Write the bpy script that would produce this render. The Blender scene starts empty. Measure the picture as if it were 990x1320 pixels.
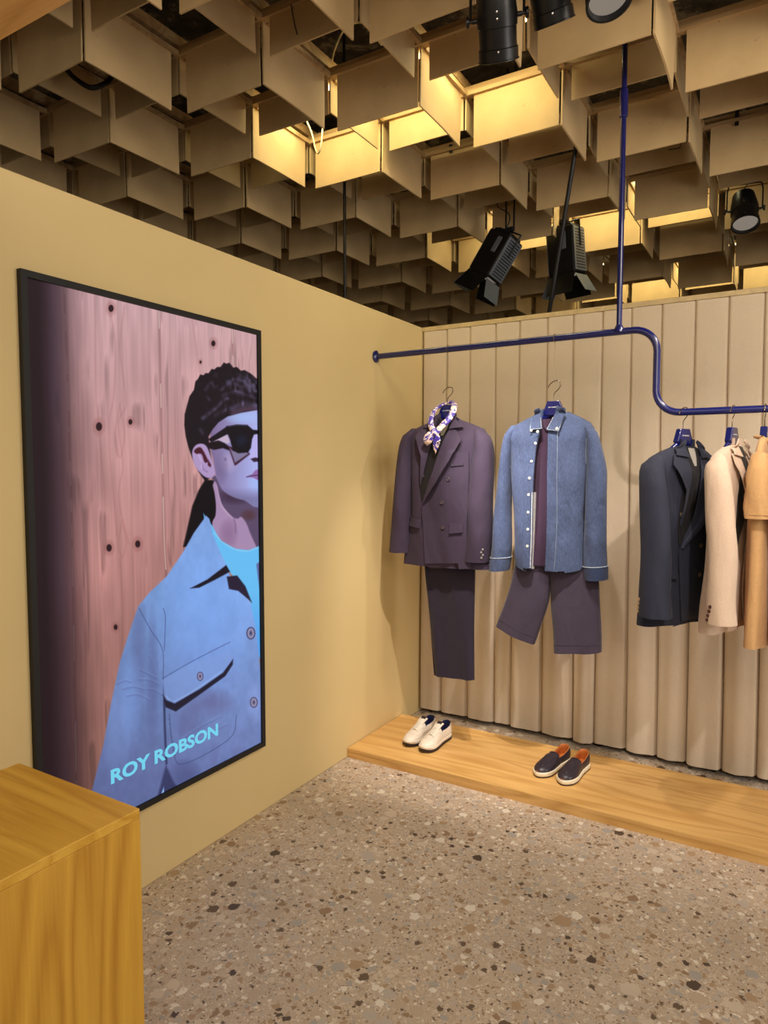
import bpy, bmesh, math, random
import numpy as np
from mathutils import Vector, Matrix
from mathutils.bvhtree import BVHTree
random.seed(7)
PI = math.pi
S = bpy.context.scene
COL = S.collection

# ---------------------------------------------------------------- camera
F_PX, CXP, CYP = 880.0, 495.0, 660.0
PITCH, YAW, EYE = math.atan(55/880), math.radians(30.9), 1.6
cam_d = bpy.data.cameras.new('camera'); cam = bpy.data.objects.new('camera', cam_d); COL.objects.link(cam)
cam_d.sensor_fit = 'VERTICAL'; cam_d.sensor_height = 36.0; cam_d.lens = F_PX/1320*36.0
cam.location = (0, 0, EYE); cam.rotation_euler = (PI/2-PITCH, 0, YAW)
cam_d.clip_start = 0.05
S.camera = cam
# ---------------------------------------------------------------- view, world
S.view_settings.view_transform = 'Standard'; S.view_settings.look = 'None'
S.view_settings.gamma = 1.0; S.view_settings.use_curve_mapping = False
EXPO = 0.0
S.view_settings.exposure = EXPO
W = bpy.data.worlds.new('shop_air'); S.world = W; W.use_nodes = True
W.node_tree.nodes['Background'].inputs[0].default_value = (1.0, 0.92, 0.80, 1)
W.node_tree.nodes['Background'].inputs[1].default_value = 0.57
# ---------------------------------------------------------------- lights of the shop, plus added fill
def aim(o, tgt):
    d = Vector(tgt)-o.location
    o.rotation_euler = d.to_track_quat('-Z', 'Y').to_euler()
def spot(loc, tgt, e, ang, col, blend=.5, r=.03):
    l = bpy.data.lights.new('spot_lamp', 'SPOT'); l.energy = e; l.spot_size = math.radians(ang); l.spot_blend = blend
    l.color = col; l.shadow_soft_size = r
    o = bpy.data.objects.new('spot_lamp', l); COL.objects.link(o); o.location = loc; aim(o, tgt); return o
def area(loc, tgt, e, sx, sy, col):
    l = bpy.data.lights.new('fill_light', 'AREA'); l.energy = e; l.shape = 'RECTANGLE'; l.size = sx; l.size_y = sy; l.color = col
    o = bpy.data.objects.new('fill_light', l); COL.objects.link(o); o.location = loc; aim(o, tgt); return o
WARM = (1.0, .88, .70); HAL = (1.0, .90, .83); YEL = (1.0, .91, .50)
SPOTS = [  # barrel centre, what it is aimed at
    ((-.930, 2.316, 3.16), (-1.50, 3.40, 1.0)),
    ((-.774, 2.376, 3.262), (-.98, 3.45, .95)),
    ((-.576, 2.34, 3.202), (-.30, 1.30, .0)),
    ((-.339, 5.30, 3.345), (-.3, 1.2, .0))]
spot((-.935, 2.40, 3.02), SPOTS[0][1], 200, 44, HAL, .7)
spot((-.755, 2.46, 3.12), SPOTS[1][1], 80, 44, HAL, .7)
spot((-.54, 2.25, 3.06), SPOTS[2][1], 26, 75, HAL, .8)
spot((.25, 3.28, 2.88), (-1.80, 3.25, .55), 55, 60, HAL, .8)         # lamp beyond the right edge, on the line of the rail
spot((.30, 1.70, 2.85), (-.30, 3.6, .8), 120, 56, HAL, .7)          # unseen spot out of frame, aimed at the lower rail
area((1.2, -.6, 2.9), (-.8, 2.2, .8), 48, 1.6, 1.6, WARM)           # unseen fill added behind the camera
area((.55, 2.3, 3.1), (-1.0, 3.97, 2.0), 16, 1.0, .4, WARM)          # unseen fill added to lift the upper curtain
area((-.9, .3, 2.9), (-1.3, 1.6, 0), 8, .8, .8, WARM)  # small unseen fill added over the near floor
area((3.2, 2.4, 1.6), (-2.0, 2.8, 3.3), 48, 1.2, 1.8, (1, .95, .92))   # unseen fill added at the right, aimed up at the ceiling panels
spot((-1.62, 1.45, 3.15), (-1.29, 3.35, 1.52), 420, 15, (1, .93, .90), .8)          # narrow beam on the two full outfits, lamp above the frame
# (tube lamps above the ceiling grid are made with their fixtures)

# ---------------------------------------------------------------- picture measurement: pixel -> point on a known plane
_Fh = Vector((-math.sin(YAW), math.cos(YAW), 0)); _R = Vector((math.cos(YAW), math.sin(YAW), 0))
_F = _Fh*math.cos(PITCH)+Vector((0, 0, -math.sin(PITCH))); _D = -_Fh*math.sin(PITCH)+Vector((0, 0, -math.cos(PITCH)))
_C = Vector((0, 0, EYE))
def _ray(px, py): return _F+_R*((px-CXP)/F_PX)+_D*((py-CYP)/F_PX)
def at_y(px, py, y): d = _ray(px, py); return _C+d*(y/d.y)
def at_x(px, py, x): d = _ray(px, py); return _C+d*(x/d.x)
def at_z(px, py, z): d = _ray(px, py); return _C+d*((z-EYE)/d.z)

# ---------------------------------------------------------------- helpers
def srgb(r, g, b):
    f = lambda c: (c/255/12.92 if c/255 <= .04045 else ((c/255+.055)/1.055)**2.4)
    return (f(r), f(g), f(b), 1)
def lin(c): return tuple(c) if len(c) == 4 else (*c, 1)
class NT:
    def __init__(s, name):
        s.m = bpy.data.materials.new(name); s.m.use_nodes = True; s.t = s.m.node_tree; s.n = s.t.nodes; s.b = s.n['Principled BSDF']
        s.tc = s.n.new('ShaderNodeTexCoord')
    def add(s, typ, **k):
        x = s.n.new(typ)
        for a, v in k.items(): setattr(x, a, v)
        return x
    def link(s, a, b): s.t.links.new(a, b)
    def mapping(s, scale, rot=(0, 0, 0), src='Object'):
        m = s.add('ShaderNodeMapping'); m.inputs['Scale'].default_value = scale; m.inputs['Rotation'].default_value = rot
        s.link(s.tc.outputs[src], m.inputs[0]); return m.outputs[0]
    def noise(s, vec, scale, detail=4, rough=.55, dist=0):
        x = s.add('ShaderNodeTexNoise'); x.inputs['Scale'].default_value = scale; x.inputs['Detail'].default_value = detail
        x.inputs['Roughness'].default_value = rough; x.inputs['Distortion'].default_value = dist
        if vec is not None: s.link(vec, x.inputs['Vector'])
        return x
    def ramp(s, fac, stops, interp='LINEAR'):
        r = s.add('ShaderNodeValToRGB'); r.color_ramp.interpolation = interp
        e = r.color_ramp.elements
        while len(e) < len(stops): e.new(.5)
        for el, (p, c) in zip(e, stops): el.position = p; el.color = lin(c)
        s.link(fac, r.inputs[0]); return r.outputs[0]
    def mix(s, fac, a, b, mode='MIX'):
        m = s.add('ShaderNodeMix', data_type='RGBA', blend_type=mode)
        for sock, v in ((m.inputs[0], fac), (m.inputs[6], a), (m.inputs[7], b)):
            if hasattr(v, 'links'): s.link(v, sock)
            else: sock.default_value = v if isinstance(v, float) else lin(v)
        return m.outputs[2]
    def math(s, op, a, b=0., clamp=False):
        m = s.add('ShaderNodeMath', operation=op, use_clamp=clamp)
        for sock, v in ((m.inputs[0], a), (m.inputs[1], b)):
            if hasattr(v, 'links'): s.link(v, sock)
            else: sock.default_value = v
        return m.outputs[0]
    def bump(s, h, strength=.2, dist=.01):
        b = s.add('ShaderNodeBump'); b.inputs['Strength'].default_value = strength; b.inputs['Distance'].default_value = dist
        s.link(h, b.inputs['Height']); s.link(b.outputs[0], s.b.inputs['Normal'])
    def base(s, v):
        if hasattr(v, 'links'): s.link(v, s.b.inputs['Base Color'])
        else: s.b.inputs['Base Color'].default_value = lin(v)
    def set(s, **k):
        for a, v in k.items(): s.b.inputs[a.replace('_', ' ')].default_value = v
        return s
def plain(name, col, rough=.5, metal=0., var=.12, scale=30., bump=.0, coat=0., spec=.5, sheen=0.):
    t = NT(name); c = lin(col)
    n = t.noise(t.mapping((1, 1, 1)), scale, 4)
    dark = tuple(x*(1-var) for x in c[:3]); light = tuple(min(1, x*(1+var)) for x in c[:3])
    t.base(t.ramp(n.outputs['Fac'], [(.3, dark), (.7, light)]))
    t.set(Roughness=rough, Metallic=metal, Coat_Weight=coat, Specular_IOR_Level=spec, Sheen_Weight=sheen)
    if bump: t.bump(n.outputs['Fac'], bump, .004)
    return t.m
def cloth(name, col, var=.18, rough=.85, weave=900., bump=.25, axis=None, sheen=.15, stripes=None, fade=None, crease=.45):
    """woven cloth: fine thread noise, optional twill / stripes"""
    t = NT(name); c = lin(col)
    v = t.mapping((1, 1, .22) if axis is None else axis)
    n = t.noise(v, weave, 3); n2 = t.noise(t.mapping((1, 1, 1)), 9., 3)
    dark = tuple(x*(1-var) for x in c[:3]); light = tuple(min(1, x*(1+var)) for x in c[:3])
    k = t.ramp(n.outputs['Fac'], [(.3, dark), (.7, light)])
    k = t.mix(.22, k, t.ramp(n2.outputs['Fac'], [(.35, dark), (.65, light)]))
    if fade: k = t.mix(t.ramp(n2.outputs['Fac'], [(.40, (0, 0, 0)), (.66, (1, 1, 1))]), k, fade)
    if stripes:
        w = t.add('ShaderNodeTexWave', wave_type='BANDS', bands_direction='X'); w.inputs['Scale'].default_value = stripes[0]
        t.link(t.mapping((1, 1, 0), (0, 0, 1.25)), w.inputs['Vector'])
        k = t.mix(t.ramp(w.outputs['Fac'], [(.80, (0, 0, 0)), (.9, (1, 1, 1))]), k, stripes[1])
    t.base(k); t.set(Roughness=rough, Sheen_Weight=sheen, Specular_IOR_Level=.25); t.bump(n.outputs['Fac'], bump, .002)
    if crease:                                                    # soft creases of hanging cloth
        cz = t.noise(t.mapping((1, 1, .38), (0, .35, 0)), 13., 2, .45, .9); b2 = t.add('ShaderNodeBump'); b2.inputs['Strength'].default_value = crease; b2.inputs['Distance'].default_value = .018
        t.link(cz.outputs['Fac'], b2.inputs['Height']); b1 = t.b.inputs['Normal'].links[0].from_node; t.link(b2.outputs[0], b1.inputs['Normal'])
    return t.m
def wood(name, a, b, grain='x', rough=.45, s=1.0):
    """oak veneer: long fibres plus wandering growth lines"""
    t = NT(name)
    sc = {'x': (.10, 1, 1), 'y': (1, .10, 1), 'z': (1, 1, .10)}[grain]
    v = t.mapping(sc)
    big = t.noise(v, 5.0*s, 2, .5, .35)
    rings = t.math('PINGPONG', t.math('MULTIPLY', big.outputs['Fac'], 9.0), .5)
    sc2 = tuple(.025 if k < .5 else k for k in sc)
    fib = t.noise(t.mapping(sc2), 190.*s, 3, .6)
    mid = t.noise(v, 26.*s, 3, .6)
    f = t.math('ADD', t.math('MULTIPLY', rings, .75), t.math('ADD', t.math('MULTIPLY', fib.outputs['Fac'], .35), t.math('MULTIPLY', mid.outputs['Fac'], .30)))
    col = t.ramp(f, [(.28, b), (.48, tuple((x+y)/2 for x, y in zip(a, b))), (.80, a)])
    t.base(col); t.set(Roughness=rough, Specular_IOR_Level=.35); t.bump(fib.outputs['Fac'], .08, .002)
    return t.m

class MB:
    """mesh builder: collects shapes and links them as one mesh object"""
    def __init__(s): s.v = []; s.f = []
    def pt(s, *ps):
        i = len(s.v); s.v += [tuple(p) for p in ps]; return i
    def box(s, c, d, rot=None):
        hx, hy, hz = d[0]/2, d[1]/2, d[2]/2; c = Vector(c)
        P = [Vector((x, y, z)) for z in (-hz, hz) for y in (-hy, hy) for x in (-hx, hx)]
        if rot is not None: P = [rot @ p for p in P]
        i = s.pt(*[c+p for p in P])
        s.f += [tuple(i+k for k in q) for q in ((0, 2, 3, 1), (4, 5, 7, 6), (0, 1, 5, 4), (2, 6, 7, 3), (0, 4, 6, 2), (1, 3, 7, 5))]
        return s
    def rings(s, R, cap=True, loop=True, loop2=False):
        n = len(R[0]); idx = [s.pt(*r) for r in R]
        m = len(R)
        for a in range(m if loop2 else m-1):
            i, j = idx[a], idx[(a+1) % m]
            for k in range(n if loop else n-1):
                k2 = (k+1) % n
                s.f.append((i+k, i+k2, j+k2, j+k))
        if cap and loop and not loop2:
            s.f.append(tuple(idx[0]+k for k in range(n))[::-1]); s.f.append(tuple(idx[-1]+k for k in range(n)))
        return s
    def tube(s, path, r, seg=8, cap=True, closed=False, flat=1.0, up=None):
        P = [Vector(p) for p in path]; n = len(P); R = []
        rr = r if isinstance(r, (list, tuple)) else [r]*n
        prev = None
        for i, p in enumerate(P):
            t = (P[(i+1) % n]-P[i-1]) if closed else (P[min(i+1, n-1)]-P[max(i-1, 0)])
            t.normalize()
            if prev is None:
                a = Vector(up) if up else (Vector((0, 0, 1)) if abs(t.z) < .9 else Vector((1, 0, 0)))
                u = (a-t*a.dot(t)).normalized()
            else: u = (prev-t*prev.dot(t)).normalized()
            prev = u; w = t.cross(u)
            R.append([p+(u*math.cos(2*PI*k/seg)*flat+w*math.sin(2*PI*k/seg))*rr[i] for k in range(seg)])
        return s.rings(R, cap, True, closed)
    def lathe(s, prof, origin=(0, 0, 0), axis=(0, 0, 1), seg=24, cap=False):
        a = Vector(axis).normalized(); u = a.orthogonal().normalized(); w = a.cross(u); o = Vector(origin)
        return s.rings([[o+a*z+(u*math.cos(2*PI*k/seg)+w*math.sin(2*PI*k/seg))*r for k in range(seg)] for r, z in prof], cap)
    def sheet(s, G, th, dirv=None):
        """grid of points G[i][j] thickened by th against dirv (or along own normals)"""
        m, n = len(G), len(G[0])
        def nor(i, j):
            if dirv is not None: return Vector(dirv)
            a = Vector(G[min(i+1, m-1)][j])-Vector(G[max(i-1, 0)][j]); b = Vector(G[i][min(j+1, n-1)])-Vector(G[i][max(j-1, 0)])
            q = a.cross(b); return q.normalized() if q.length > 1e-12 else Vector((0, -1, 0))
        A = s.pt(*[Vector(G[i][j]) for i in range(m) for j in range(n)])
        B = s.pt(*[Vector(G[i][j])+nor(i, j)*th for i in range(m) for j in range(n)])
        q = lambda o, i, j: o+i*n+j
        for i in range(m-1):
            for j in range(n-1):
                s.f.append((q(A, i, j), q(A, i, j+1), q(A, i+1, j+1), q(A, i+1, j)))
                s.f.append((q(B, i, j), q(B, i+1, j), q(B, i+1, j+1), q(B, i, j+1)))
        bd = [(0, j) for j in range(n)]+[(i, n-1) for i in range(1, m)]+[(m-1, j) for j in range(n-2, -1, -1)]+[(i, 0) for i in range(m-2, 0, -1)]
        for k in range(len(bd)):
            a, b = bd[k], bd[(k+1) % len(bd)]
            s.f.append((q(A, *b), q(A, *a), q(B, *a), q(B, *b)))
        return s
    def mesh(s, name, mat=None, smooth=True, angle=40):
        me = bpy.data.meshes.new(name); me.from_pydata([tuple(v) for v in s.v], [], s.f); me.update()
        bm = bmesh.new(); bm.from_mesh(me); bmesh.ops.recalc_face_normals(bm, faces=bm.faces)
        if smooth:
            for f in bm.faces: f.smooth = True
            for e in bm.edges: e.smooth = e.calc_face_angle(0) < math.radians(angle)
        bm.to_mesh(me); bm.free()
        if mat: me.materials.append(mat)
        return me
    def build(s, name, mat, parent=None, smooth=True, angle=40, loc=None, bevel=0, seg=2):
        o = bpy.data.objects.new(name, s.mesh(name, mat, smooth, angle)); COL.objects.link(o)
        if parent: o.parent = parent
        if loc: o.location = loc
        if bevel:
            md = o.modifiers.new('bevel', 'BEVEL'); md.width = bevel; md.segments = seg; md.limit_method = 'ANGLE'; md.angle_limit = math.radians(35)
        return o
def thing(name, label, cat, loc=(0, 0, 0), rz=0., group=None):
    o = bpy.data.objects.new(name, None); COL.objects.link(o); o.empty_display_size = .05
    o.location = loc; o.rotation_euler = (0, 0, rz); return tag(o, label, cat, group)
def tag(o, label, cat, group=None):
    o['label'] = label; o['category'] = cat
    if group: o['group'] = group
    return o
def struct(o): o['kind'] = 'structure'; return o
def resample(P, n):
    P = [Vector(p) for p in P]; L = [0]
    for a, b in zip(P, P[1:]): L.append(L[-1]+(b-a).length)
    out = []
    for i in range(n):
        d = L[-1]*i/(n-1); k = 0
        while k < len(P)-2 and L[k+1] < d: k += 1
        t = (d-L[k])/max(1e-9, L[k+1]-L[k]); out.append(P[k].lerp(P[k+1], min(1, max(0, t))))
    return out
def spline(P, n):
    """smooth Catmull-Rom through the points"""
    P = [Vector(p) for p in P]; Q = [2*P[0]-P[1]]+P+[2*P[-1]-P[-2]]; out = []; m = len(P)-1
    for i in range(n):
        u = m*i/(n-1); k = min(int(u), m-1); t = u-k; a, b, c, d = Q[k:k+4]
        out.append(.5*((2*b)+(c-a)*t+(2*a-5*b+4*c-d)*t*t+(3*b-a-3*c+d)*t**3))
    return out

# ---------------------------------------------------------------- materials
def wall_mat():
    t = NT('wall_paint'); n = t.noise(t.mapping((1, 1, 1)), 1.3, 3); f = t.noise(t.mapping((1, 1, 1)), 160, 3)
    t.base(t.ramp(n.outputs['Fac'], [(.3, srgb(214, 190, 136)), (.7, srgb(220, 196, 142))])); t.set(Roughness=.7, Specular_IOR_Level=.25)
    t.bump(f.outputs['Fac'], .06, .002); return t.m
def terrazzo():
    t = NT('terrazzo'); v = t.mapping((1, 1, 1))
    wob = t.noise(v, 46, 4, .65)
    vv = t.mix(.034, v, wob.outputs['Color'], 'ADD')
    def vor(scale, feat='F1', vec=vv):
        x = t.add('ShaderNodeTexVoronoi', feature=feat); x.inputs['Scale'].default_value = scale; t.link(vec, x.inputs['Vector']); return x
    fine = t.noise(v, 240, 4, .7)
    col = t.ramp(fine.outputs['Fac'], [(.3, srgb(168, 148, 128)), (.7, srgb(212, 194, 174))])
    pal = [(0, srgb(104, 86, 72)), (.05, srgb(150, 124, 98)), (.16, srgb(186, 166, 146)), (.36, srgb(206, 190, 172)), (.55, srgb(184, 172, 162)), (.68, srgb(172, 146, 118)), (.76, srgb(226, 216, 202)), (.88, srgb(168, 162, 156)), (.965, srgb(84, 70, 62))]
    for scale, dens, size in ((150, .62, .46), (74, .62, .46), (38, .46, .45), (20, .24, .42), (11, .07, .34)):
        c = vor(scale); e = vor(scale, 'DISTANCE_TO_EDGE')
        sep = t.add('ShaderNodeSeparateColor'); t.link(c.outputs['Color'], sep.inputs[0])
        keep = t.math('LESS_THAN', sep.outputs[0], dens)
        inside = t.math('MULTIPLY', t.math('LESS_THAN', c.outputs['Distance'], size), t.math('GREATER_THAN', e.outputs['Distance'], .03))
        col = t.mix(t.math('MULTIPLY', keep, inside), col, t.ramp(sep.outputs[1], pal, 'CONSTANT'))
    mott = t.noise(v, 2.2, 3)
    col = t.mix(1.0, col, t.ramp(mott.outputs['Fac'], [(.3, (.86, .86, .86)), (.7, (1.05, 1.03, 1.0))]), 'MULTIPLY')
    t.base(col); t.set(Roughness=.42, Specular_IOR_Level=.35); t.bump(fine.outputs['Fac'], .03, .002); return t.m
def slab_mat():
    t = NT('rough_slab'); v = t.mapping((1, 1, 1)); n = t.noise(v, 3.2, 8, .7, .4); g = t.noise(v, 14, 5, .7)
    t.base(t.mix(.35, t.ramp(n.outputs['Fac'], [(.42, srgb(30, 27, 25)), (.55, srgb(70, 62, 54)), (.62, srgb(165, 150, 128))]), t.ramp(g.outputs['Fac'], [(.3, srgb(25, 22, 20)), (.7, srgb(110, 100, 86))])))
    t.set(Roughness=.95); t.bump(n.outputs['Fac'], .8, .06); return t.m
def panel_mat():
    t = NT('fibre_panel'); v = t.mapping((1, 1, 1)); n = t.noise(v, 5, 5, .6); f = t.noise(v, 220, 3, .6); sp = t.noise(v, 11, 2, .5, 1.5)
    c = t.ramp(n.outputs['Fac'], [(.3, srgb(194, 166, 122)), (.7, srgb(208, 180, 134))])
    c = t.mix(t.ramp(sp.outputs['Fac'], [(.70, (0, 0, 0)), (.78, (.5, .5, .5))]), c, srgb(120, 92, 58))
    t.base(c); t.set(Roughness=.75, Specular_IOR_Level=.2); t.bump(f.outputs['Fac'], .08, .001); return t.m
M = dict(
    wall=wall_mat(), terrazzo=terrazzo(), slab=slab_mat(), panel=panel_mat(),
    batten=wood('pine_batten', srgb(196, 166, 120), srgb(164, 134, 94), 'x', .7),
    oak_x=wood('oak_along', srgb(224, 180, 112), srgb(194, 146, 80), 'x', .42),
    oak_z=wood('oak_upright', srgb(212, 164, 62), srgb(178, 126, 38), 'z', .45),
    oak_top=wood('oak_counter_top', srgb(220, 174, 70), srgb(190, 140, 42), 'x', .42),
    oak_y=wood('oak_across', srgb(210, 162, 86), srgb(172, 120, 54), 'y', .45),
    curtain=cloth('curtain_linen', srgb(206, 188, 164), .08, .9, 420, .18, (1, 1, .5), .1, None, None, .12),
    blue=plain('blue_enamel', srgb(18, 24, 88), .25, 0, .06, 20, 0, .5),
    black=plain('black_metal', srgb(22, 22, 24), .38, .3, .15, 40),
    black_matt=plain('black_matt', srgb(16, 15, 16), .6, 0, .15, 40),
    greymetal=plain('grey_vented_metal', srgb(122, 130, 142), .45, .5, .08, 60),
    chrome=plain('dark_chrome', srgb(120, 108, 92), .25, 1., .05, 60),
    steel=plain('bright_screw', srgb(205, 205, 205), .25, 1., .05, 60),
    suit=cloth('dark_purple_wool', srgb(62, 51, 68), .18, .85, 900, .2, (1, 1, .35), .04),
    suit_lining=cloth('shaded_lining', srgb(18, 15, 19), .1, .5, 500, .05),  # shade inside the jacket neck is put into this black
    trouser=cloth('dark_trouser_wool', srgb(42, 34, 48), .16, .85, 900, .2),
    navy=cloth('navy_wool', srgb(40, 42, 56), .14, .8, 900, .2, None, .04),
    cream=cloth('cream_linen', srgb(208, 182, 158), .12, .9, 700, .3),
    tan=cloth('tan_knit', srgb(204, 160, 108), .14, .9, 500, .35),
    striped=cloth('striped_linen', srgb(196, 160, 112), .12, .9, 600, .3, None, .1, (34., srgb(226, 204, 168))),
    denim=cloth('denim', srgb(70, 82, 112), .45, .9, 480, .4, (1, 1, .14), .1, None, None, .8),
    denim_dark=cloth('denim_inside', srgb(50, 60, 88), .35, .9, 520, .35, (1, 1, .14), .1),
    thread=plain('pale_thread', srgb(160, 172, 182), .8, 0, .2, 400),
    selvedge=plain('white_selvedge', srgb(214, 214, 210), .8),
    tee=cloth('plum_jersey', srgb(58, 38, 58), .1, .9, 700, .15),
    shorts=cloth('charcoal_twill', srgb(64, 55, 70), .2, .9, 700, .3, None, .15),
    button=plain('horn_button', srgb(70, 58, 66), .25, 0, .2, 300, 0, .5),
    pearl=plain('pearl_button', srgb(226, 224, 206), .25, 0, .1, 300, 0, .5),
    gold=plain('metal_button', srgb(200, 180, 140), .3, .9, .1, 300),
    brown_button=plain('brown_button', srgb(74, 40, 30), .3, 0, .2, 300, 0, .4),
    red=plain('red_felt', srgb(190, 30, 36), .8),
    tagm=plain('woven_tag', srgb(186, 160, 128), .8),
    grey_lining=plain('grey_satin', srgb(150, 144, 136), .4, 0, .05, 20),
    white_leather=plain('white_leather', srgb(226, 214, 196), .45, 0, .04, 120, .1),
    lace=plain('white_lace', srgb(236, 228, 212), .8, 0, .06, 500),
    navy_lining=cloth('navy_mesh_lining', srgb(36, 40, 84), .2, .8, 600, .3),
    dark_sole=plain('dark_rubber', srgb(40, 28, 32), .6, 0, .1, 80),
    navy_leather=plain('navy_leather', srgb(46, 38, 48), .35, 0, .1, 160, .15),
    white_rubber=plain('white_rubber', srgb(230, 218, 190), .5, 0, .04, 80),
    tan_lining=plain('tan_leather', srgb(186, 104, 44), .5, 0, .1, 120),
    cable=plain('pale_cable', srgb(200, 186, 140), .5),
    track=plain('curtain_track', srgb(196, 172, 126), .5),
    outer=plain('dim_outer_wall', srgb(120, 104, 80), .8),
)
def scarf_mat():
    t = NT('printed_silk'); v = t.mapping((1, 1, 1)); w = t.noise(v, 20, 2, .5, 1.2)
    c = t.ramp(w.outputs['Fac'], [(0, srgb(238, 208, 188)), (.44, srgb(66, 48, 150)), (.555, srgb(240, 226, 224)), (.585, srgb(34, 26, 40)), (.61, srgb(236, 200, 184))], 'CONSTANT')
    t.base(c); t.set(Roughness=.4, Sheen_Weight=.2); return t.m
M['scarf'] = scarf_mat()
def emit(name, col, st):
    t = NT(name); t.set(Emission_Strength=st, Roughness=.3); t.b.inputs['Base Color'].default_value = (0, 0, 0, 1); t.b.inputs['Emission Color'].default_value = lin(col); return t.m
M['lens'] = emit('lamp_lens', (1, .85, .7), .22)
M['tube_lamp'] = emit('tube_lamp', (1, .8, .45), 6.)

# ================================================================ SETTING
XW, YC, ZT = -2.083, 3.97, 2.512
fl = struct(MB().box((0, 2, -.05), (14, 16, .1)).build('floor', M['terrazzo'], smooth=False))
wl = struct(MB().box((XW-.06, 1.02, ZT/2), (.12, 6.04, ZT)).build('wall_left', M['wall'], smooth=False, bevel=.004))
wb = struct(MB().box((0.30, 4.10, ZT/2-.012), (5.0, .12, ZT-.024)).build('wall_back', M['outer'], smooth=False))
struct(MB().box((0, 9.6, 2.25), (14, .2, 4.5)).build('wall_far', M['outer'], smooth=False))
struct(MB().box((-6.6, 2, 2.25), (.2, 15, 4.5)).build('wall_outer', M['outer'], smooth=False))

# ---------------------------------------------------------------- ceiling: slab, battens, hanging fibre panels
ceil = bpy.data.objects.new('ceiling', None); COL.objects.link(ceil); struct(ceil)
MB().box((0, 2, 4.50), (14, 16, .12)).build('slab', M['slab'], ceil, smooth=False)
GX, GY, X0, Y0 = .5319, .5304, -2.66, 1.950
ZTOP, ZTALL, ZSHORT = 3.631, 3.35, 3.456
I0, I1, J0, J1 = -5, 8, -5, 13
PT = .008
def panel_mesh(length, z0, axis, bend, curl):
    n = 4; G = []
    for a in range(n+1):
        z = ZTOP+(z0-ZTOP)*a/n; row = []
        for b in range(n+1):
            s = length*b/n; d = bend*math.sin(PI*b/n)*(a/n)+curl*(a/n)**2*(b/n)**2
            row.append((s, d, z-ZTOP) if axis == 'x' else (d, s, z-ZTOP))
        G.append(row)
    return MB().sheet(G, PT, (0, 1, 0) if axis == 'x' else (1, 0, 0)).mesh('panel', M['panel'], True, 30)
PM = {}
for ax, L in (('x', GX-.062), ('y', GY-.056)):
    for z0 in (ZTALL, ZSHORT):
        PM[ax, z0] = [panel_mesh(L, z0, ax, random.uniform(-.004, .004), random.uniform(-.006, .006)) for _ in range(4)]
cells = []
for i in range(I0, I1):
    for j in range(J0, J1):
        z0 = ZTALL if (i+j) % 2 else ZSHORT
        x, y = X0+GX*i, Y0+GY*j
        cells.append(('x', z0, (x+.045, y, ZTOP)))
        cells.append(('y', z0, (x+GX-PT, y+.004, ZTOP)))
def in_view(p):
    q = Vector((p[0], p[1], 3.5))-_C; f = q.dot(_F)
    if f < .3: return 0
    a, b = CXP+F_PX*q.dot(_R)/f, CYP+F_PX*q.dot(_D)/f
    if not (-60 < a < 1050 and -80 < b < 470): return 0
    if p[0] < XW-.1 and b > 222+.363*a: return 0
    return 1/f
cells.sort(key=lambda c: -in_view(c[2]))
rest = MB()
for k, (ax, z0, p) in enumerate(cells):
    me = random.choice(PM[ax, z0])
    if k < 296:
        o = bpy.data.objects.new('panel', me); COL.objects.link(o); o.parent = ceil; o.location = p
        o.rotation_euler = (random.uniform(-.02, .02), 0, random.uniform(-.012, .012)) if ax == 'x' else (0, random.uniform(-.02, .02), random.uniform(-.012, .012))
    else:
        i = len(rest.v); rest.v += [tuple(v.co+Vector(p)) for v in me.vertices]; rest.f += [tuple(i+q for q in f.vertices) for f in me.polygons]
o = rest.build('panel', M['panel'], ceil, True, 30); o['kind'] = 'stuff'
for j in range(J0, J1+1):
    y = Y0+GY*j; L = GX*(I1-I0)
    m = MB().box((X0+GX*(I0+I1)/2, y+.024, ZTOP+.027), (L, .026, .056)).box((X0+GX*(I0+I1)/2, y-.005, ZTOP+.005), (L, .020, .020))
    m.build('batten', M['batten'], ceil, smooth=False)
for i in range(I0, I1+1):
    x = X0+GX*i; L = GY*(J1-J0)
    m = MB().box((x-.024, Y0+GY*(J0+J1)/2, ZTOP+.080), (.026, L, .050))
    for j in range(J0, J1):
        m.box((x+.003, Y0+GY*j+GY/2+.012, ZTOP+.003), (.020, GY-.036, .024))
    m.build('batten', M['batten'], ceil, smooth=False)

# tube lamps lying on the battens, seen only by the glow they throw
def tube_light(cx, cy, L, e, label):
    t = thing('tube_light', label, 'lamp', (cx, cy, ZTOP+.107), 0, 'tube lamps above the panels')
    MB().box((0, 0, .045), (L+.06, .05, .03)).build('housing', M['track'], t, bevel=.004)
    MB().tube([(-L/2, 0, .016), (L/2, 0, .016)], .012, 10).build('tube', M['tube_lamp'], t)
    for sx in (-1, 1): MB().box((sx*(L/2+.012), 0, .016), (.022, .034, .032)).build('end_cap', M['track'], t)
    l = bpy.data.lights.new('tube_glow', 'AREA'); l.shape = 'RECTANGLE'; l.size = L; l.size_y = .03; l.energy = e; l.color = YEL
    o = bpy.data.objects.new('tube_glow', l); COL.objects.link(o); o.location = (cx, cy, ZTOP+.107)
tube_light(-1.875, 3.275, 1.44, 16, 'tube lamp hidden above the brightest panels of the ceiling')
tube_light(-1.44, 5.39, 1.9, 16, 'tube lamp above the glowing panels behind the pole')
tube_light(-1.1, 7.5, 2.0, 16, 'tube lamp above the panels glowing just over the curtain')

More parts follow.
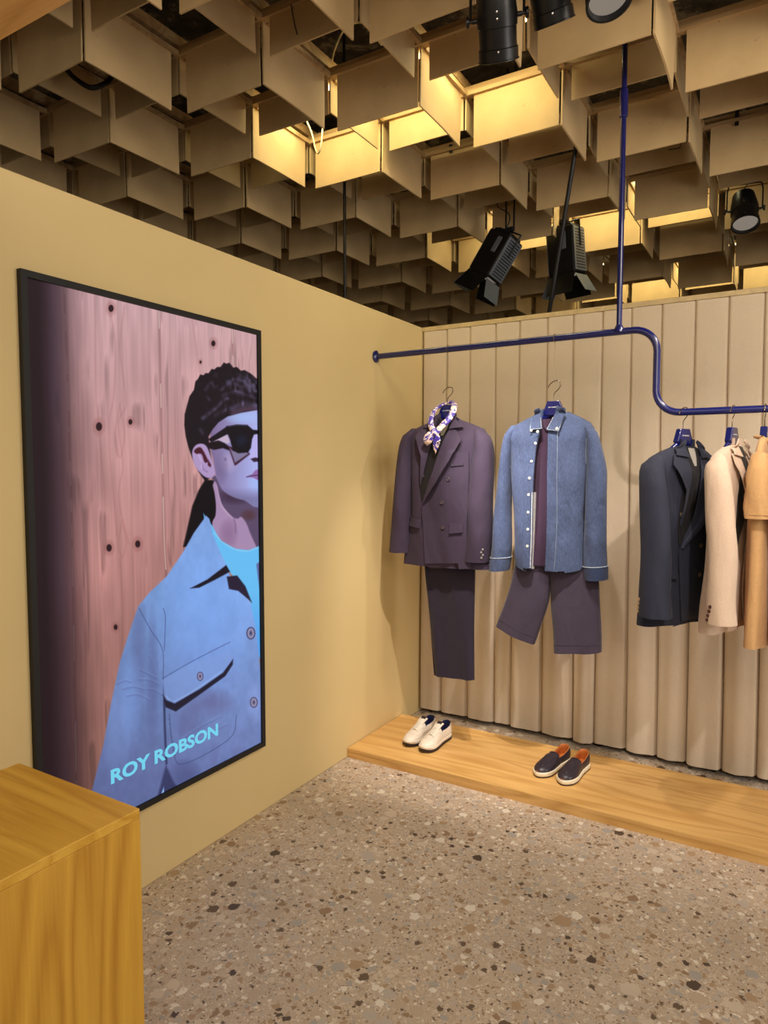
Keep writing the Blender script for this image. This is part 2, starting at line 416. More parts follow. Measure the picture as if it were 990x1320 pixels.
# ================================================================ CURTAIN
cur = thing('pleated_curtain', 'beige floor-length curtain with stiff vertical pleats behind the clothes rail', 'curtain', (0, YC, 0))
XT = [-2.075, -1.907, -1.748, -1.579, -1.427, -1.257, -1.107, -.942, -.787, -.631, -.466, -.309, -.148]
XB = [-2.078, -1.926, -1.734, -1.555, -1.453, -1.252, -1.057, -.945, -.765, -.601, -.451, -.279, -.118]
BUL = [.050, .055, .065, .045, .060, .075, .095, .060, .080, .085, .105, .100, .085]
while XT[-1] < 1.3:
    s = .155+random.uniform(-.012, .012); XT.append(XT[-1]+s); XB.append(XB[-1]+s); BUL.append(random.uniform(.06, .1))
ZC = ZT-.030
for k in range(len(XT)-1):
    G = []; nz, ns = 22, 22; ph = random.uniform(0, 6)
    for a in range(nz+1):
        t = a/nz; z = ZC+(.030+random.uniform(-.0015, .0015)-ZC)*t
        g = t*t*(3-2*t)
        xl = XT[k]*(1-g)+XB[k]*g; xr = XT[k+1]*(1-g)+XB[k+1]*g
        B = .011+BUL[k]*g*.92; row = []
        for b in range(ns+1):
            s = b/ns
            e0, e1 = .05+.07*g, .05+.11*g
            prof = .80+.20*math.sin(PI*s)
            if s < e0: prof *= (1-(1-s/e0)**2)**.5
            if s > 1-e1: prof *= 1-.9*(1-((1-s)/e1))**2
            over = .014*(s-.5)*2 if s > .8 else 0
            wv = .004*g*math.sin(3*PI*s+ph+2.2*t)
            row.append((xl+(xr-xl)*s+over*g, .004-B*prof-wv-(.006*(1-s)), z))
        G.append(row)
    MB().sheet(G, .004, (0, 1, 0)).build('pleat', M['curtain'], cur, True, 60)
MB().box((-.39, .008, ZT-.014), (3.385, .036, .028)).build('curtain_track', M['track'], cur, bevel=.002)

# ================================================================ PLATFORM, COUNTER, CANOPY
pf = thing('display_platform', 'low oak platform running along the curtain, carrying two pairs of shoes', 'platform', (0, 0, 0))
MB().box((-.39, 3.39, .041), (3.38, .62, .022)).build('top_board', M['oak_x'], pf, smooth=False, bevel=.0015)
MB().box((-.39, 3.086, .015), (3.38, .012, .030)).build('front_board', M['oak_x'], pf, smooth=False)
MB().box((-.39, 3.40, .012), (3.38, .56, .022)).build('core_board', M['oak_y'], pf, smooth=False)
ct = thing('wooden_counter', 'oak block counter standing on the floor in front of the screen', 'counter', (-1.448, .69, 0))
bx, by, bh = .458, .586, .85
MB().box((0, 0, bh-.011), (bx, by, .022)).build('top_panel', M['oak_top'], ct, smooth=False, bevel=.002)
MB().box((bx/2-.011, 0, (bh-.022)/2), (.022, by, bh-.022)).build('side_panel', M['oak_z'], ct, smooth=False, bevel=.001)
MB().box((-bx/2+.011, 0, (bh-.022)/2), (.022, by, bh-.022)).build('side_panel', M['oak_z'], ct, smooth=False, bevel=.001)
for s in (-1, 1): MB().box((0, s*(by/2-.011), (bh-.022)/2), (bx-.044, .022, bh-.022)).build('end_panel', M['oak_z'], ct, smooth=False)
cn = thing('wooden_canopy', 'oak board overhead, resting on top of the left wall', 'board', (-1.45, .62, ZT))
MB().box((0, 0, .022), (1.50, .52, .044)).build('board', M['oak_x'], cn, smooth=False, bevel=.002)

# ================================================================ SCREEN with its picture
SY0, SY1, SZ0, SZ1 = 1.265, 2.376, .318, 2.219
scr = thing('display_screen', 'tall black-framed screen on the left wall showing a man in sunglasses', 'screen', (XW+.001, 0, 0))
bz = .022
m = MB()
m.box((.010, (SY0+SY1)/2, SZ0+bz/2), (.020, SY1-SY0, bz)).box((.010, (SY0+SY1)/2, SZ1-bz/2), (.020, SY1-SY0, bz))
m.box((.010, SY0+bz/2, (SZ0+SZ1)/2), (.020, bz, SZ1-SZ0-2*bz)).box((.010, SY1-bz/2, (SZ0+SZ1)/2), (.020, bz, SZ1-SZ0-2*bz))
m.build('bezel', M['black_matt'], scr, smooth=False)
def paint_picture():
    PW, PH = 560, 950
    ys = SY0+bz+(SY1-SY0-2*bz)*(np.arange(PW)+.5)/PW; zs = SZ0+bz+(SZ1-SZ0-2*bz)*(np.arange(PH)+.5)/PH
    YY, ZZ = np.meshgrid(ys, zs)
    vx, vy, vz = XW, YY, ZZ-EYE
    f = vx*_F.x+vy*_F.y+vz*_F.z
    X = CXP+F_PX*(vx*_R.x+vy*_R.y+vz*_R.z)/f; Y = CYP+F_PX*(vx*_D.x+vy*_D.y+vz*_D.z)/f      # measured coordinates of each texel
    SS = (YY-SY0)/(SY1-SY0); TT = (SZ1-ZZ)/(SZ1-SZ0)
    rng = np.random.default_rng(3)
    def noise(nx, ny):
        g = rng.random((ny+2, nx+2)); u = np.linspace(0, nx, PW); v = np.linspace(0, ny, PH)
        iu = u.astype(int); fu = u-iu; iv = v.astype(int); fv = v-iv; fu = fu*fu*(3-2*fu); fv = fv*fv*(3-2*fv)
        a = g[iv][:, iu]*(1-fu)+g[iv][:, iu+1]*fu; b = g[iv+1][:, iu]*(1-fu)+g[iv+1][:, iu+1]*fu
        return a*(1-fv)[:, None]+b*fv[:, None]
    img = np.zeros((PH, PW, 3))
    C = lambda *c: np.array(c, float)
    def lay(a, col):
        nonlocal img
        a = np.clip(a, 0, 1)[..., None]; img = img*(1-a)+a*(col if isinstance(col, np.ndarray) and col.ndim == 3 else np.array(col, float))
    def cr(P):                                                   # closed smooth outline
        n = len(P); P = np.array(P, float); out = []
        for i in range(n):
            a_, b_, c_, d_ = P[i-1], P[i], P[(i+1) % n], P[(i+2) % n]
            for u in (0, .25, .5, .75): out.append(.5*(2*b_+(c_-a_)*u+(2*a_-5*b_+4*c_-d_)*u*u+(3*b_-a_-3*c_+d_)*u**3))
        return out
    def poly(P, soft=.9, sm=False):
        if sm: P = cr(P)
        P = np.array(P, float); ins = np.zeros(X.shape, bool); d2 = np.full(X.shape, 1e9)
        for (x0, y0), (x1, y1) in zip(P, np.roll(P, -1, 0)):
            c = ((y0 > Y) != (y1 > Y)) & (X < (x1-x0)*(Y-y0)/((y1-y0) or 1e-9)+x0); ins ^= c
            t = np.clip(((X-x0)*(x1-x0)+(Y-y0)*(y1-y0))/((x1-x0)**2+(y1-y0)**2+1e-9), 0, 1)
            d2 = np.minimum(d2, (X-x0-t*(x1-x0))**2+(Y-y0-t*(y1-y0))**2)
        d = np.sqrt(d2)*np.where(ins, 1, -1); return np.clip(.5+d/(2*soft), 0, 1)
    def line(P, w, soft=.7):
        if len(P) > 2: P = [(p.x, p.y) for p in spline([(x, y, 0) for x, y in P], 4*len(P))]
        d2 = np.full(X.shape, 1e9)
        for (x0, y0), (x1, y1) in zip(P, P[1:]):
            t = np.clip(((X-x0)*(x1-x0)+(Y-y0)*(y1-y0))/((x1-x0)**2+(y1-y0)**2+1e-9), 0, 1)
            d2 = np.minimum(d2, (X-x0-t*(x1-x0))**2+(Y-y0-t*(y1-y0))**2)
        return np.clip(.5+(w-np.sqrt(d2))/(2*soft), 0, 1)
    def blob(x, y, rx, ry, hard=1.): return np.clip((1-((X-x)/rx)**2-((Y-y)/ry)**2)*hard, 0, 1)
    a = lambda L: [(230+x/5.496, 450+y/5.496) for x, y in L]      # enlarged head
    b = lambda L: [(x/2.829, 690+y/2.829) for x, y in L]          # enlarged chest
    k = lambda L: [(x/2.829, 330+y/2.829) for x, y in L]          # enlarged boards
    # boards
    g1 = noise(130, 9); g2 = noise(34, 14); g3 = noise(9, 6); g4 = noise(260, 5)
    T3 = TT[..., None]
    top, mid, low = C(200, 160, 164), C(178, 126, 122), C(134, 90, 78)
    base = np.where(T3 < .5, top+(mid-top)*(T3/.5), mid+(low-mid)*((T3-.5)/.5))
    img = base*(.83+.10*g1+.12*g2+.16*g3+.05*g4)[..., None]
    img *= (1-.22*np.clip((g2-.62)*5, 0, 1)*np.clip((g1-.4)*3, 0, 1))[..., None]
    for P in ([(135, 385), (146, 440), (144, 510), (138, 560), (148, 690)], [(158, 395), (152, 450), (160, 520), (150, 545), (156, 600), (150, 640), (163, 700)], [(152, 520), (146, 560), (152, 590), (158, 560), (152, 525)], [(155, 670), (150, 700), (155, 718), (160, 700), (155, 672)], [(152, 720), (156, 800), (150, 880)], [(245, 410), (252, 460), (258, 500)], [(120, 380), (122, 520), (132, 640), (128, 760)]):
        lay(line(P, .5, 1.5)*.22, C(120, 66, 66))
    for (x, y, r) in ((140.5, 398, 5.2), (125, 550, 6.2), (165.5, 544, 4), (272.5, 443, 4.2), (138, 706, 5.4), (175, 701, 5.2), (146.5, 808, 4), (256, 467, 2.2)):
        lay(blob(x, y, r*1.6, r*2.3)*.4, C(130, 72, 70)); lay(blob(x, y, r*.72, r*1.0, 2.2), C(44, 22, 28))
    dash = (noise(2, 44) > .45)*1.
    for P, v in (([(80, 372), (84, 480), (90, 690), (96, 1010)], .5), ([(202, 395), (206, 560), (209, 690), (212, 745)], .75), ([(297, 425), (298, 470)], .7)):
        lay(line(P, 1.6, 1.0)*.35, C(110, 70, 72)); lay(line(P, .45, .6)*v*dash, C(238, 222, 206))
    sh = np.clip((SS-.045)/.20, 0, 1); sh = (sh*sh*(3-2*sh))[..., None]
    img = img*sh+C(34, 18, 24)*(1-sh)  # left side of the screen darkened in the picture's own colours
    lay(np.clip(1-abs(SS-.10)/.05, 0, 1)*.35*(.4+.6*g3), C(86, 70, 92))
    # dark behind neck
    lay(poly(a([(175, 925), (130, 1000), (85, 1110), (65, 1200), (20, 1400), (300, 1400), (300, 1190), (270, 1100), (250, 930)]), 1.2), C(14, 8, 12))
    # neck; its lit side is painted as a lighter shape
    lay(poly(a([(200, 860), (250, 900), (330, 960), (570, 1010), (570, 1480), (300, 1480), (262, 1200), (240, 950)])), C(92, 74, 104)); lay(blob(300, 640, 26, 12)*.8, C(58, 40, 60)); lay(blob(318, 664, 12, 9)*.8, C(84, 52, 56))
    lit_neck = poly(a([(230, 965), (245, 938), (260, 965), (277, 1040), (300, 1110), (365, 1185), (405, 1200), (430, 1188), (460, 1220), (490, 1290), (540, 1480), (255, 1480), (225, 1250), (248, 1180), (252, 1100), (242, 1020)]), .9, True)
    lay(lit_neck, C(168, 138, 176)); lay(lit_neck*blob(292, 688, 14, 22)*.8, C(140, 108, 144)); lay(lit_neck*line(a([(262, 960), (285, 1070), (310, 1130), (375, 1195)]), 1.2, 1.5)*.5, C(222, 190, 222)); lay(lit_neck*line(a([(375, 1195), (390, 1240), (392, 1300)]), .5, 1.)*.6, C(90, 66, 104))
    # face
    face = poly(a([(570, 420), (430, 440), (330, 470), (250, 520), (215, 570), (212, 700), (232, 780), (246, 880), (268, 940), (300, 1000), (370, 1045), (450, 1068), (575, 1075)]), .9, True)
    fs = np.clip((X-268)/58, 0, 1)[..., None]*np.ones_like(img)
    lay(face, C(124, 104, 146)*(1-fs)+C(172, 178, 236)*fs)
    lay(face*blob(310, 538, 26, 10)*.7, C(168, 196, 250)); lay(face*blob(330, 622, 16, 14)*.6, C(160, 190, 250)); lay(face*blob(292, 596, 14, 16)*.5, C(190, 170, 206))
    lay(face*blob(283, 604, 10, 22)*.45, C(104, 88, 128)); lay(face*np.clip((Y-628)/14, 0, 1)*.55, C(92, 82, 120)); lay(face*blob(288, 592, 2.4, 3)*.7, C(110, 90, 130))
    lay(poly(a([(470, 905), (510, 885), (532, 858), (570, 846), (570, 940), (520, 912)])), C(146, 104, 166)); lay(line(a([(470, 906), (510, 897), (570, 893)]), .5, .6), C(62, 36, 70))
    lay(poly(a([(515, 620), (500, 730), (488, 770), (515, 797), (570, 800), (570, 600), (535, 600)])), C(186, 178, 236)); lay(poly(a([(498, 778), (530, 768), (570, 776), (570, 800), (545, 797), (520, 800)])), C(52, 32, 52))
    # hair
    hair = poly(a([(575, 250), (545, 215), (500, 175), (455, 150), (430, 155), (400, 128), (375, 132), (348, 98), (325, 105), (308, 96), (285, 128), (262, 128), (240, 146), (222, 142), (200, 172), (178, 172), (165, 186), (140, 182), (125, 212), (106, 232), (96, 290), (65, 335), (47, 400), (30, 465), (28, 540), (38, 620), (58, 700), (85, 775), (130, 870), (178, 940), (205, 915), (240, 900), (225, 800), (206, 700), (200, 620), (228, 570), (270, 520), (335, 478), (430, 452), (500, 440), (575, 428)]), .8)
    h1 = noise(70, 90); h2 = noise(38, 150); lay(hair, C(24, 16, 24)); lay(hair*np.clip((h2-.52)*3, 0, 1)*np.clip((h1-.35)*2, 0, 1)*np.clip((X-258)/40, 0, 1)*.55, C(84, 72, 98)); lay(hair*blob(318, 497, 30, 20)*np.clip((h1-.3)*2, 0, 1)*.45, C(112, 102, 136)); 
    for P, w, al in (([(330, 235), (400, 215), (470, 250), (520, 290)], 2.0, .5), ([(290, 290), (350, 245), (430, 260), (500, 300)], 1.6, .5), ([(300, 330), (390, 300), (480, 330), (545, 350)], 2.2, .4), ([(180, 290), (215, 240), (240, 270)], 1.8, .55), ([(160, 490), (210, 450), (250, 420), (300, 370), (330, 350)], 2.6, .6), ([(250, 470), (330, 430), (430, 400), (540, 400)], 3., .35), ([(370, 420), (460, 380), (550, 420)], 4., .5), ([(140, 570), (160, 600)], 2., .4), ([(420, 180), (480, 215), (530, 270)], 1.6, .35), ([(190, 340), (205, 360)], 1.2, .5)):
        lay(hair*line(a(P), w*.7, 2.2)*al*(.35+.95*h1), C(108, 98, 132))
    lay(hair*line(a([(380, 455), (460, 425), (550, 440)]), 4, 3)*.5, C(120, 88, 118))
    # ear
    ear = poly(a([(84, 725), (108, 682), (150, 670), (186, 690), (215, 760), (240, 840), (246, 888), (215, 914), (170, 902), (120, 852), (90, 790)]), .9, True)
    lay(ear, C(176, 150, 196)); lay(poly(a([(97, 722), (120, 700), (150, 702), (188, 770), (195, 800), (170, 800), (150, 745), (112, 742)]), .9, True), C(72, 26, 40)); lay(poly(a([(195, 780), (218, 820), (215, 838), (195, 825)])), C(72, 26, 40)); lay(line(a([(150, 800), (165, 850), (190, 870)]), .8, 1.)*.6, C(128, 96, 140)); lay(line(a([(130, 750), (150, 800), (150, 840)]), 1.2, 1.)*.5, C(206, 186, 226))
    # sunglasses
    lay(poly(a([(228, 655), (330, 600), (352, 660), (335, 672), (280, 650)])), C(196, 176, 200))
    lay(poly(a([(196, 664), (270, 648), (315, 668), (345, 690), (352, 720), (300, 702), (240, 714), (205, 704)])), C(26, 14, 20)); lay(poly(a([(196, 640), (335, 545), (345, 598), (222, 660)])), C(22, 14, 22))
    lay(poly(a([(338, 690), (385, 826), (398, 820), (494, 745), (480, 725), (350, 690)])), C(66, 34, 52)); lay(poly(a([(352, 705), (388, 805), (482, 742), (470, 728), (370, 720)])), C(128, 118, 152))
    lay(poly(a([(325, 548), (400, 535), (475, 538), (515, 572), (575, 578), (575, 624), (545, 602), (522, 606), (508, 640), (500, 700), (480, 732), (410, 738), (372, 718), (352, 640), (335, 600)])), C(18, 12, 20)); lay(blob(309, 568, 9, 10)*.7, C(22, 34, 56)); lay(line(a([(340, 550), (400, 541), (470, 546)]), .4, .6)*.6, C(96, 92, 120))
    # T-shirt
    tee = poly(b([(735, -80), (768, -34), (786, 0), (800, 20), (850, 48), (900, 54), (960, 30), (960, 480), (925, 420), (905, 240), (870, 180), (820, 120), (750, 40)])); lay(tee, C(104, 190, 244)); lay(tee*np.clip((Y-760)/60, 0, 1)*.8, C(84, 160, 238)); lay(tee*line(b([(775, -10), (800, 20), (850, 50), (900, 56), (960, 32)]), 1, .8)*.5, C(150, 222, 250))
    lay(poly(b([(928, 105), (960, 80), (960, 330), (940, 200)])), C(96, 104, 158))
    # overshirt
    P = b([(745, -72), (757, -60), (770, 0), (800, 70), (822, 112), (832, 150), (905, 240), (925, 330), (942, 480), (960, 700), (960, 1000), (500, 1060), (320, 960), (345, 860), (370, 760), (400, 600), (430, 460), (460, 365), (497, 258), (540, 205), (600, 150), (660, 62), (700, -10)])
    js = poly(P)
    fx = np.clip((X-150)/150, 0, 1); fy = np.clip((Y-760)/240, 0, 1); nn = noise(18, 26); n5 = noise(60, 90)
    jc = (C(128, 166, 228)+(C(104, 118, 172)-C(128, 166, 228))*fy[..., None])*(.90+.12*fx[..., None]+.10*(nn-.5)[..., None]+.05*(n5-.5)[..., None])
    lay(js, jc); lay(js*blob(262, 800, 70, 110)*.5, C(124, 168, 244))
    lay(js*blob(176, 830, 12, 90)*.5, C(92, 100, 146)); lay(js*blob(194, 880, 9, 110)*.5, C(84, 92, 140)); lay(js*blob(148, 940, 22, 70)*.35, C(140, 170, 236)); lay(js*blob(268, 905, 36, 22)*.5, C(96, 92, 138)); lay(js*blob(240, 930, 22, 30)*.45, C(90, 90, 136)); lay(js*blob(166, 900, 16, 70)*.4, C(128, 164, 232)); lay(js*np.clip((nn-.6)*2.5, 0, 1)*np.clip((Y-820)/60, 0, 1)*.35, C(84, 86, 132)); lay(js*blob(326, 905, 12, 30)*.45, C(150, 172, 236)); lay(js*blob(236, 1000, 24, 26)*.6, C(70, 76, 124))
    for L in ([(500, 265), (540, 340), (585, 415), (588, 520), (590, 640)], [(585, 520), (700, 455), (832, 388)], [(588, 265), (596, 300), (592, 420)], [(610, 650), (625, 780), (662, 832), (830, 740), (856, 655)]):
        lay(line(b(L), .35, .55)*.75, C(50, 58, 104))
    for L in ([(505, 490), (535, 505), (565, 520)], [(500, 525), (540, 528), (575, 545)], [(440, 560), (480, 552), (520, 562)], [(455, 585), (495, 580), (540, 600)], [(530, 560), (560, 565), (582, 580)], [(420, 540), (450, 530), (470, 535)], [(540, 440), (555, 470), (560, 505)], [(660, 740), (720, 700), (800, 660)], [(700, 760), (760, 720), (820, 690)], [(470, 700), (480, 780), (470, 860)]):
        P = b(L); lay(js*line(P, .5, 1.6)*.55, C(82, 92, 146)); lay(js*line([(x, y-1.6) for x, y in P], .4, 1.4)*.25, C(160, 188, 244))
    for q in range(9): lay(blob((608+3*q)/2.829, 690+(670+16*q)/2.829, .9, .9, 3)*.5, C(60, 66, 112))
    lay(line(b([(592, 600), (594, 700), (600, 830)]), 1.2, 1.2)*.9, C(36, 40, 76))
    lay(poly(b([(598, 836), (628, 900), (680, 960), (590, 990), (560, 975)]), 1.8)*.75, C(38, 40, 78)); lay(poly(b([(575, 960), (590, 915), (592, 950)]), .6), C(150, 190, 248))
    lay(poly(b([(686, 193), (750, 160), (818, 108), (832, 132), (780, 160), (720, 190)])), C(24, 18, 32)); lay(poly(b([(820, 150), (858, 146), (888, 185), (912, 245), (898, 232), (862, 202), (828, 195)])), C(38, 30, 52))
    lay(poly(b([(586, 578), (600, 600), (630, 612), (720, 560), (806, 500), (843, 450), (842, 470), (815, 512), (720, 580), (634, 641), (597, 625)])), C(26, 24, 46))
    flap = poly(b([(584, 528), (700, 462), (836, 420), (840, 452), (806, 498), (720, 558), (630, 608), (600, 596)])); lay(flap*.55, C(128, 156, 218)); lay(flap*line(b([(590, 575), (605, 592), (630, 604), (715, 555), (800, 495)]), 1.0, 1.)*.5, C(160, 190, 248))
    for (x, y, r) in ((908, 356, 15), (919, 608, 13), (723, 513, 11)):
        (px, py), = b([(x, y)]); r /= 2.829; lay(blob(px, py, r*1.15, r*1.6, 5), C(60, 58, 94)); lay(blob(px, py, r*.9, r*1.35, 5), C(142, 138, 172)); lay(blob(px, py, r*.45, r*.7, 4)*.8, C(92, 88, 124)); lay(blob(px, py, r*.18, r*.3, 4), C(50, 46, 76))
    v = np.clip(img/255, 0, 1); L = np.where(v <= .04045, v/12.92, ((v+.055)/1.055)**2.4)
    px = np.ones((PH, PW, 4), np.float32); px[..., :3] = v
    im = bpy.data.images.new('screen_picture', PW, PH); im.pixels.foreach_set(px.ravel()); im.update(); im.pack()
    return im
PIC = paint_picture()
def screen_mat():
    t = NT('lit_screen'); im = t.add('ShaderNodeTexImage', image=PIC, extension='EXTEND'); t.link(t.tc.outputs['UV'], im.inputs[0])
    t.b.inputs['Base Color'].default_value = (.01, .01, .012, 1); t.link(im.outputs[0], t.b.inputs['Emission Color'])
    t.set(Emission_Strength=2**-EXPO*.97, Roughness=.3, Specular_IOR_Level=.12); return t.m
me = bpy.data.meshes.new('screen')
xs = .010
me.from_pydata([(xs, SY0+bz, SZ0+bz), (xs, SY1-bz, SZ0+bz), (xs, SY1-bz, SZ1-bz), (xs, SY0+bz, SZ1-bz)], [], [(0, 1, 2, 3)])
uv = me.uv_layers.new(name='UVMap')
for k, c in enumerate(((0, 0), (1, 0), (1, 1), (0, 1))): uv.data[k].uv = c
me.materials.append(screen_mat()); o = bpy.data.objects.new('screen', me); COL.objects.link(o); o.parent = scr
def lettering(name, text, mat, parent, width, loc, rot, bold=0., ext=.0003, height=None):
    cu = bpy.data.curves.new(name, 'FONT'); cu.body = text; cu.size = 1.; cu.offset = bold; cu.extrude = ext; cu.resolution_u = 3
    tmp = bpy.data.objects.new(name, cu); COL.objects.link(tmp)
    dg = bpy.context.evaluated_depsgraph_get(); me = bpy.data.meshes.new_from_object(tmp.evaluated_get(dg)); bpy.data.objects.remove(tmp)
    xs_ = [v.co.x for v in me.vertices]; ys_ = [v.co.y for v in me.vertices]; k = width/(max(xs_)-min(xs_)); ky = k if not height else height/(max(ys_)-min(ys_))
    for v in me.vertices: v.co = Vector(((v.co.x-min(xs_))*k, (v.co.y-min(ys_))*ky, v.co.z))
    me.materials.append(mat); o = bpy.data.objects.new(name, me); COL.objects.link(o); o.parent = parent; o.location = loc; o.rotation_euler = rot
    return o
p0 = at_x(143, 1011.5, XW+.011); p1 = at_x(281, 949.5, XW+.011); p2 = at_x(142, 993, XW+.011)
LET = emit('screen_lettering', srgb(112, 208, 236), 2**-EXPO)
lettering('lettering', 'ROY ROBSON', LET, scr, p1.y-p0.y, (.0112, p0.y, p0.z), (PI/2, 0, PI/2), .034, .0003, p2.z-p0.z)

# ================================================================ CLOTHES RAIL
YR = 3.384
rail = thing('clothes_rail', 'blue tubular clothes rail with a stepped bend, hung from the ceiling', 'rail', (0, YR, 0))
zu, zl, rb, rr = 2.250, 1.860, .105, .0165
path = [(XW+.012, 0, zu-.004), (-.70, 0, zu)]
xb = -.557
path += [(xb-rb+rb*math.sin(q), 0, zu-rb+rb*math.cos(q)) for q in np.linspace(0, PI/2, 9)]
path += [(xb+rb-rb*math.cos(q), 0, zl+rb-rb*math.sin(q)) for q in np.linspace(0, PI/2, 9)]
path += [(1.15, 0, zl)]
MB().tube(path, rr, 16).build('rail_tube', M['blue'], rail)
MB().tube([(-.729, 0, zu+rr*.6), (-.729, 0, 4.44)], .013, 14).build('drop_pole', M['blue'], rail)
MB().lathe([(.0135, 3.36), (.018, 3.355), (.019, 3.34), (.019, 3.235), (.0135, 3.23)], (-.729, 0, 0)).build('pole_sleeve', M['blue'], rail)
MB().lathe([(.024, zu-.002), (.022, zu+.014), (.015, zu+.03)], (-.729, 0, 0)).build('weld_collar', M['blue'], rail)
MB().lathe([(.0001, .001), (.034, .001), (.034, .009), (.022, .015), (.018, .02)], (XW, 0, zu-.004), (1, 0, 0)).build('wall_flange', M['blue'], rail)
MB().tube([(1.0, 0, zl), (1.0, 0, 4.44)], .013, 14).build('drop_pole', M['blue'], rail)

# ================================================================ GARMENTS
def hanger(name, x, z, rz, label, hook_h, wire_to=None, group=None):
    """broad blue hanger; origin at the top of its neck block"""
    t = thing(name, label, 'hanger', (x, YR, z), rz, group)
    m = MB()
    n = 15; R = []
    for k in range(n):
        s = -1+2*k/(n-1); u = .190*s; zc = -.052-.125*abs(s)**1.1; h = .012+.008*(1-abs(s)); d = .011+.010*abs(s)**2; bend = -.030*s*s*0+.012*s*s
        R.append([(u, bend+d*math.cos(q), zc+h*math.sin(q)) for q in np.linspace(0, 2*PI, 13)[:-1]])
    m.rings(R); m.build('shoulder_bar', M['blue'], t)
    m = MB(); prof = [(-.030, 0), (.030, 0), (.034, -.010), (.052, -.058), (.040, -.072), (-.040, -.072), (-.052, -.058), (-.034, -.010)]
    m.rings([[(u, y, z_) for u, z_ in prof] for y in (-.014, .014)]); m.build('neck_block', M['blue'], t, True, 40, None, .003)
    lettering('lettering', 'ROY ROBSON', M['selvedge'], t, .046, (-.023, -.0146, -.034), (PI/2, 0, 0), .015, .0002)
    hp = [(0, 0, -.004), (0, 0, hook_h*.35)]
    rr_ = hook_h*.30
    c = hook_h-rr_
    hp += [(.012*math.sin(q*1.0)+rr_*math.cos(q)-.0, 0, c+rr_*math.sin(q)) for q in np.linspace(-.5, PI*1.02, 12)]
    MB().tube(spline(hp, 40), .0022, 8).build('hook', M['chrome'], t)
    if wire_to:
        MB().tube(spline([(rr_*.2, 0, hook_h-.004), (0, 0, hook_h+.015), (0, 0, wire_to-.03), (.0, -.012, wire_to-.018), (0, -.019, wire_to), (0, -.012, wire_to+.016), (0, .004, wire_to+.0195), (0, .018, wire_to+.008)], 40), .0016, 8).build('hanging_wire', M['chrome'], t)
    return t

def loft_body(rows, Df, Db, n=28, wr=.0, ph=0.):
    """closed shell from rows (uL, uR, z); Df, Db: front / back depth per row"""
    R = []
    for k, (l, r, z) in enumerate(rows):
        c, h = (l+r)/2, (r-l)/2; ring = []
        for i in range(n):
            q = 2*PI*i/n; cu, sn = math.cos(q), math.sin(q)
            u = c+h*math.copysign(abs(cu)**.8, cu); d = math.copysign(abs(sn)**.75, sn)
            y = -d*Df[k] if d > 0 else -d*Db[k]
            y += wr*math.sin(u*37+ph+z*6)*(k/len(rows))*(.4+abs(d)); ring.append((u, y, z))
        R.append(ring)
    return R
def interp_rows(rows, n):
    """rows of tuples keyed by their last entry (z) -> n smooth rows"""
    return [tuple(v) for v in _sp(rows, n)]
def _sp(rows, n):
    A = np.array(rows, float); L = np.concatenate([[0], np.cumsum(np.abs(np.diff(A[:, -1]))+1e-4)]); t = np.linspace(0, L[-1], n)
    m = len(A); d = np.zeros_like(A)
    for c in range(A.shape[1]):                                   # monotone cubic
        h = np.diff(L); s = np.diff(A[:, c])/h
        d[0, c], d[-1, c] = s[0], s[-1]
        for k in range(1, m-1): d[k, c] = 0 if s[k-1]*s[k] <= 0 else 2*s[k-1]*s[k]/(s[k-1]+s[k])
    out = []
    for q in t:
        k = min(np.searchsorted(L, q, 'right')-1, m-2); h = L[k+1]-L[k]; x = (q-L[k])/h
        h00 = 2*x**3-3*x*x+1; h10 = x**3-2*x*x+x; h01 = -2*x**3+3*x*x; h11 = x**3-x*x
        out.append(h00*A[k]+h10*h*d[k]+h01*A[k+1]+h11*h*d[k+1])
    return out
def bvh(*mbs):
    v = []; f = []
    for m in mbs:
        i = len(v); v += [Vector(p) for p in m.v]; f += [tuple(i+k for k in q) for q in m.f]
    return BVHTree.FromPolygons(v, f)
def front(tree, u, z, default=-.03):
    h = tree.ray_cast(Vector((u, -1, z)), Vector((0, 1, 0)))
    return h[0].y if h[0] else default
def drape(L, Rr, tree, off, th, m=8, n=14, lift=None, smooth_n=True, default=-.03):
    """cloth piece between two edge lines (u, z), laid on the garment's front"""
    fn = spline if smooth_n else resample
    A = fn([Vector((p[0], 0, p[1])) for p in L], n); B = fn([Vector((p[0], 0, p[1])) for p in Rr], n); G = []
    for i in range(n):
        row = []
        for j in range(m+1):
            p = A[i].lerp(B[i], j/m); y = front(tree, p.x, p.z, default)-off
            if lift: y -= lift(i/(n-1), j/m)
            row.append((p.x, y, p.z))
        G.append(row)
    return MB().sheet(G, th, (0, -1, 0))
def button(parent, u, z, y, r, mat, name='button'):
    return MB().lathe([(.0001, .004), (r*.55, .0038), (r*.7, .0048), (r, .0035), (r, .001), (r*.4, -.001)], (u, y, z), (0, -1, 0), 14).build(name, mat, parent)
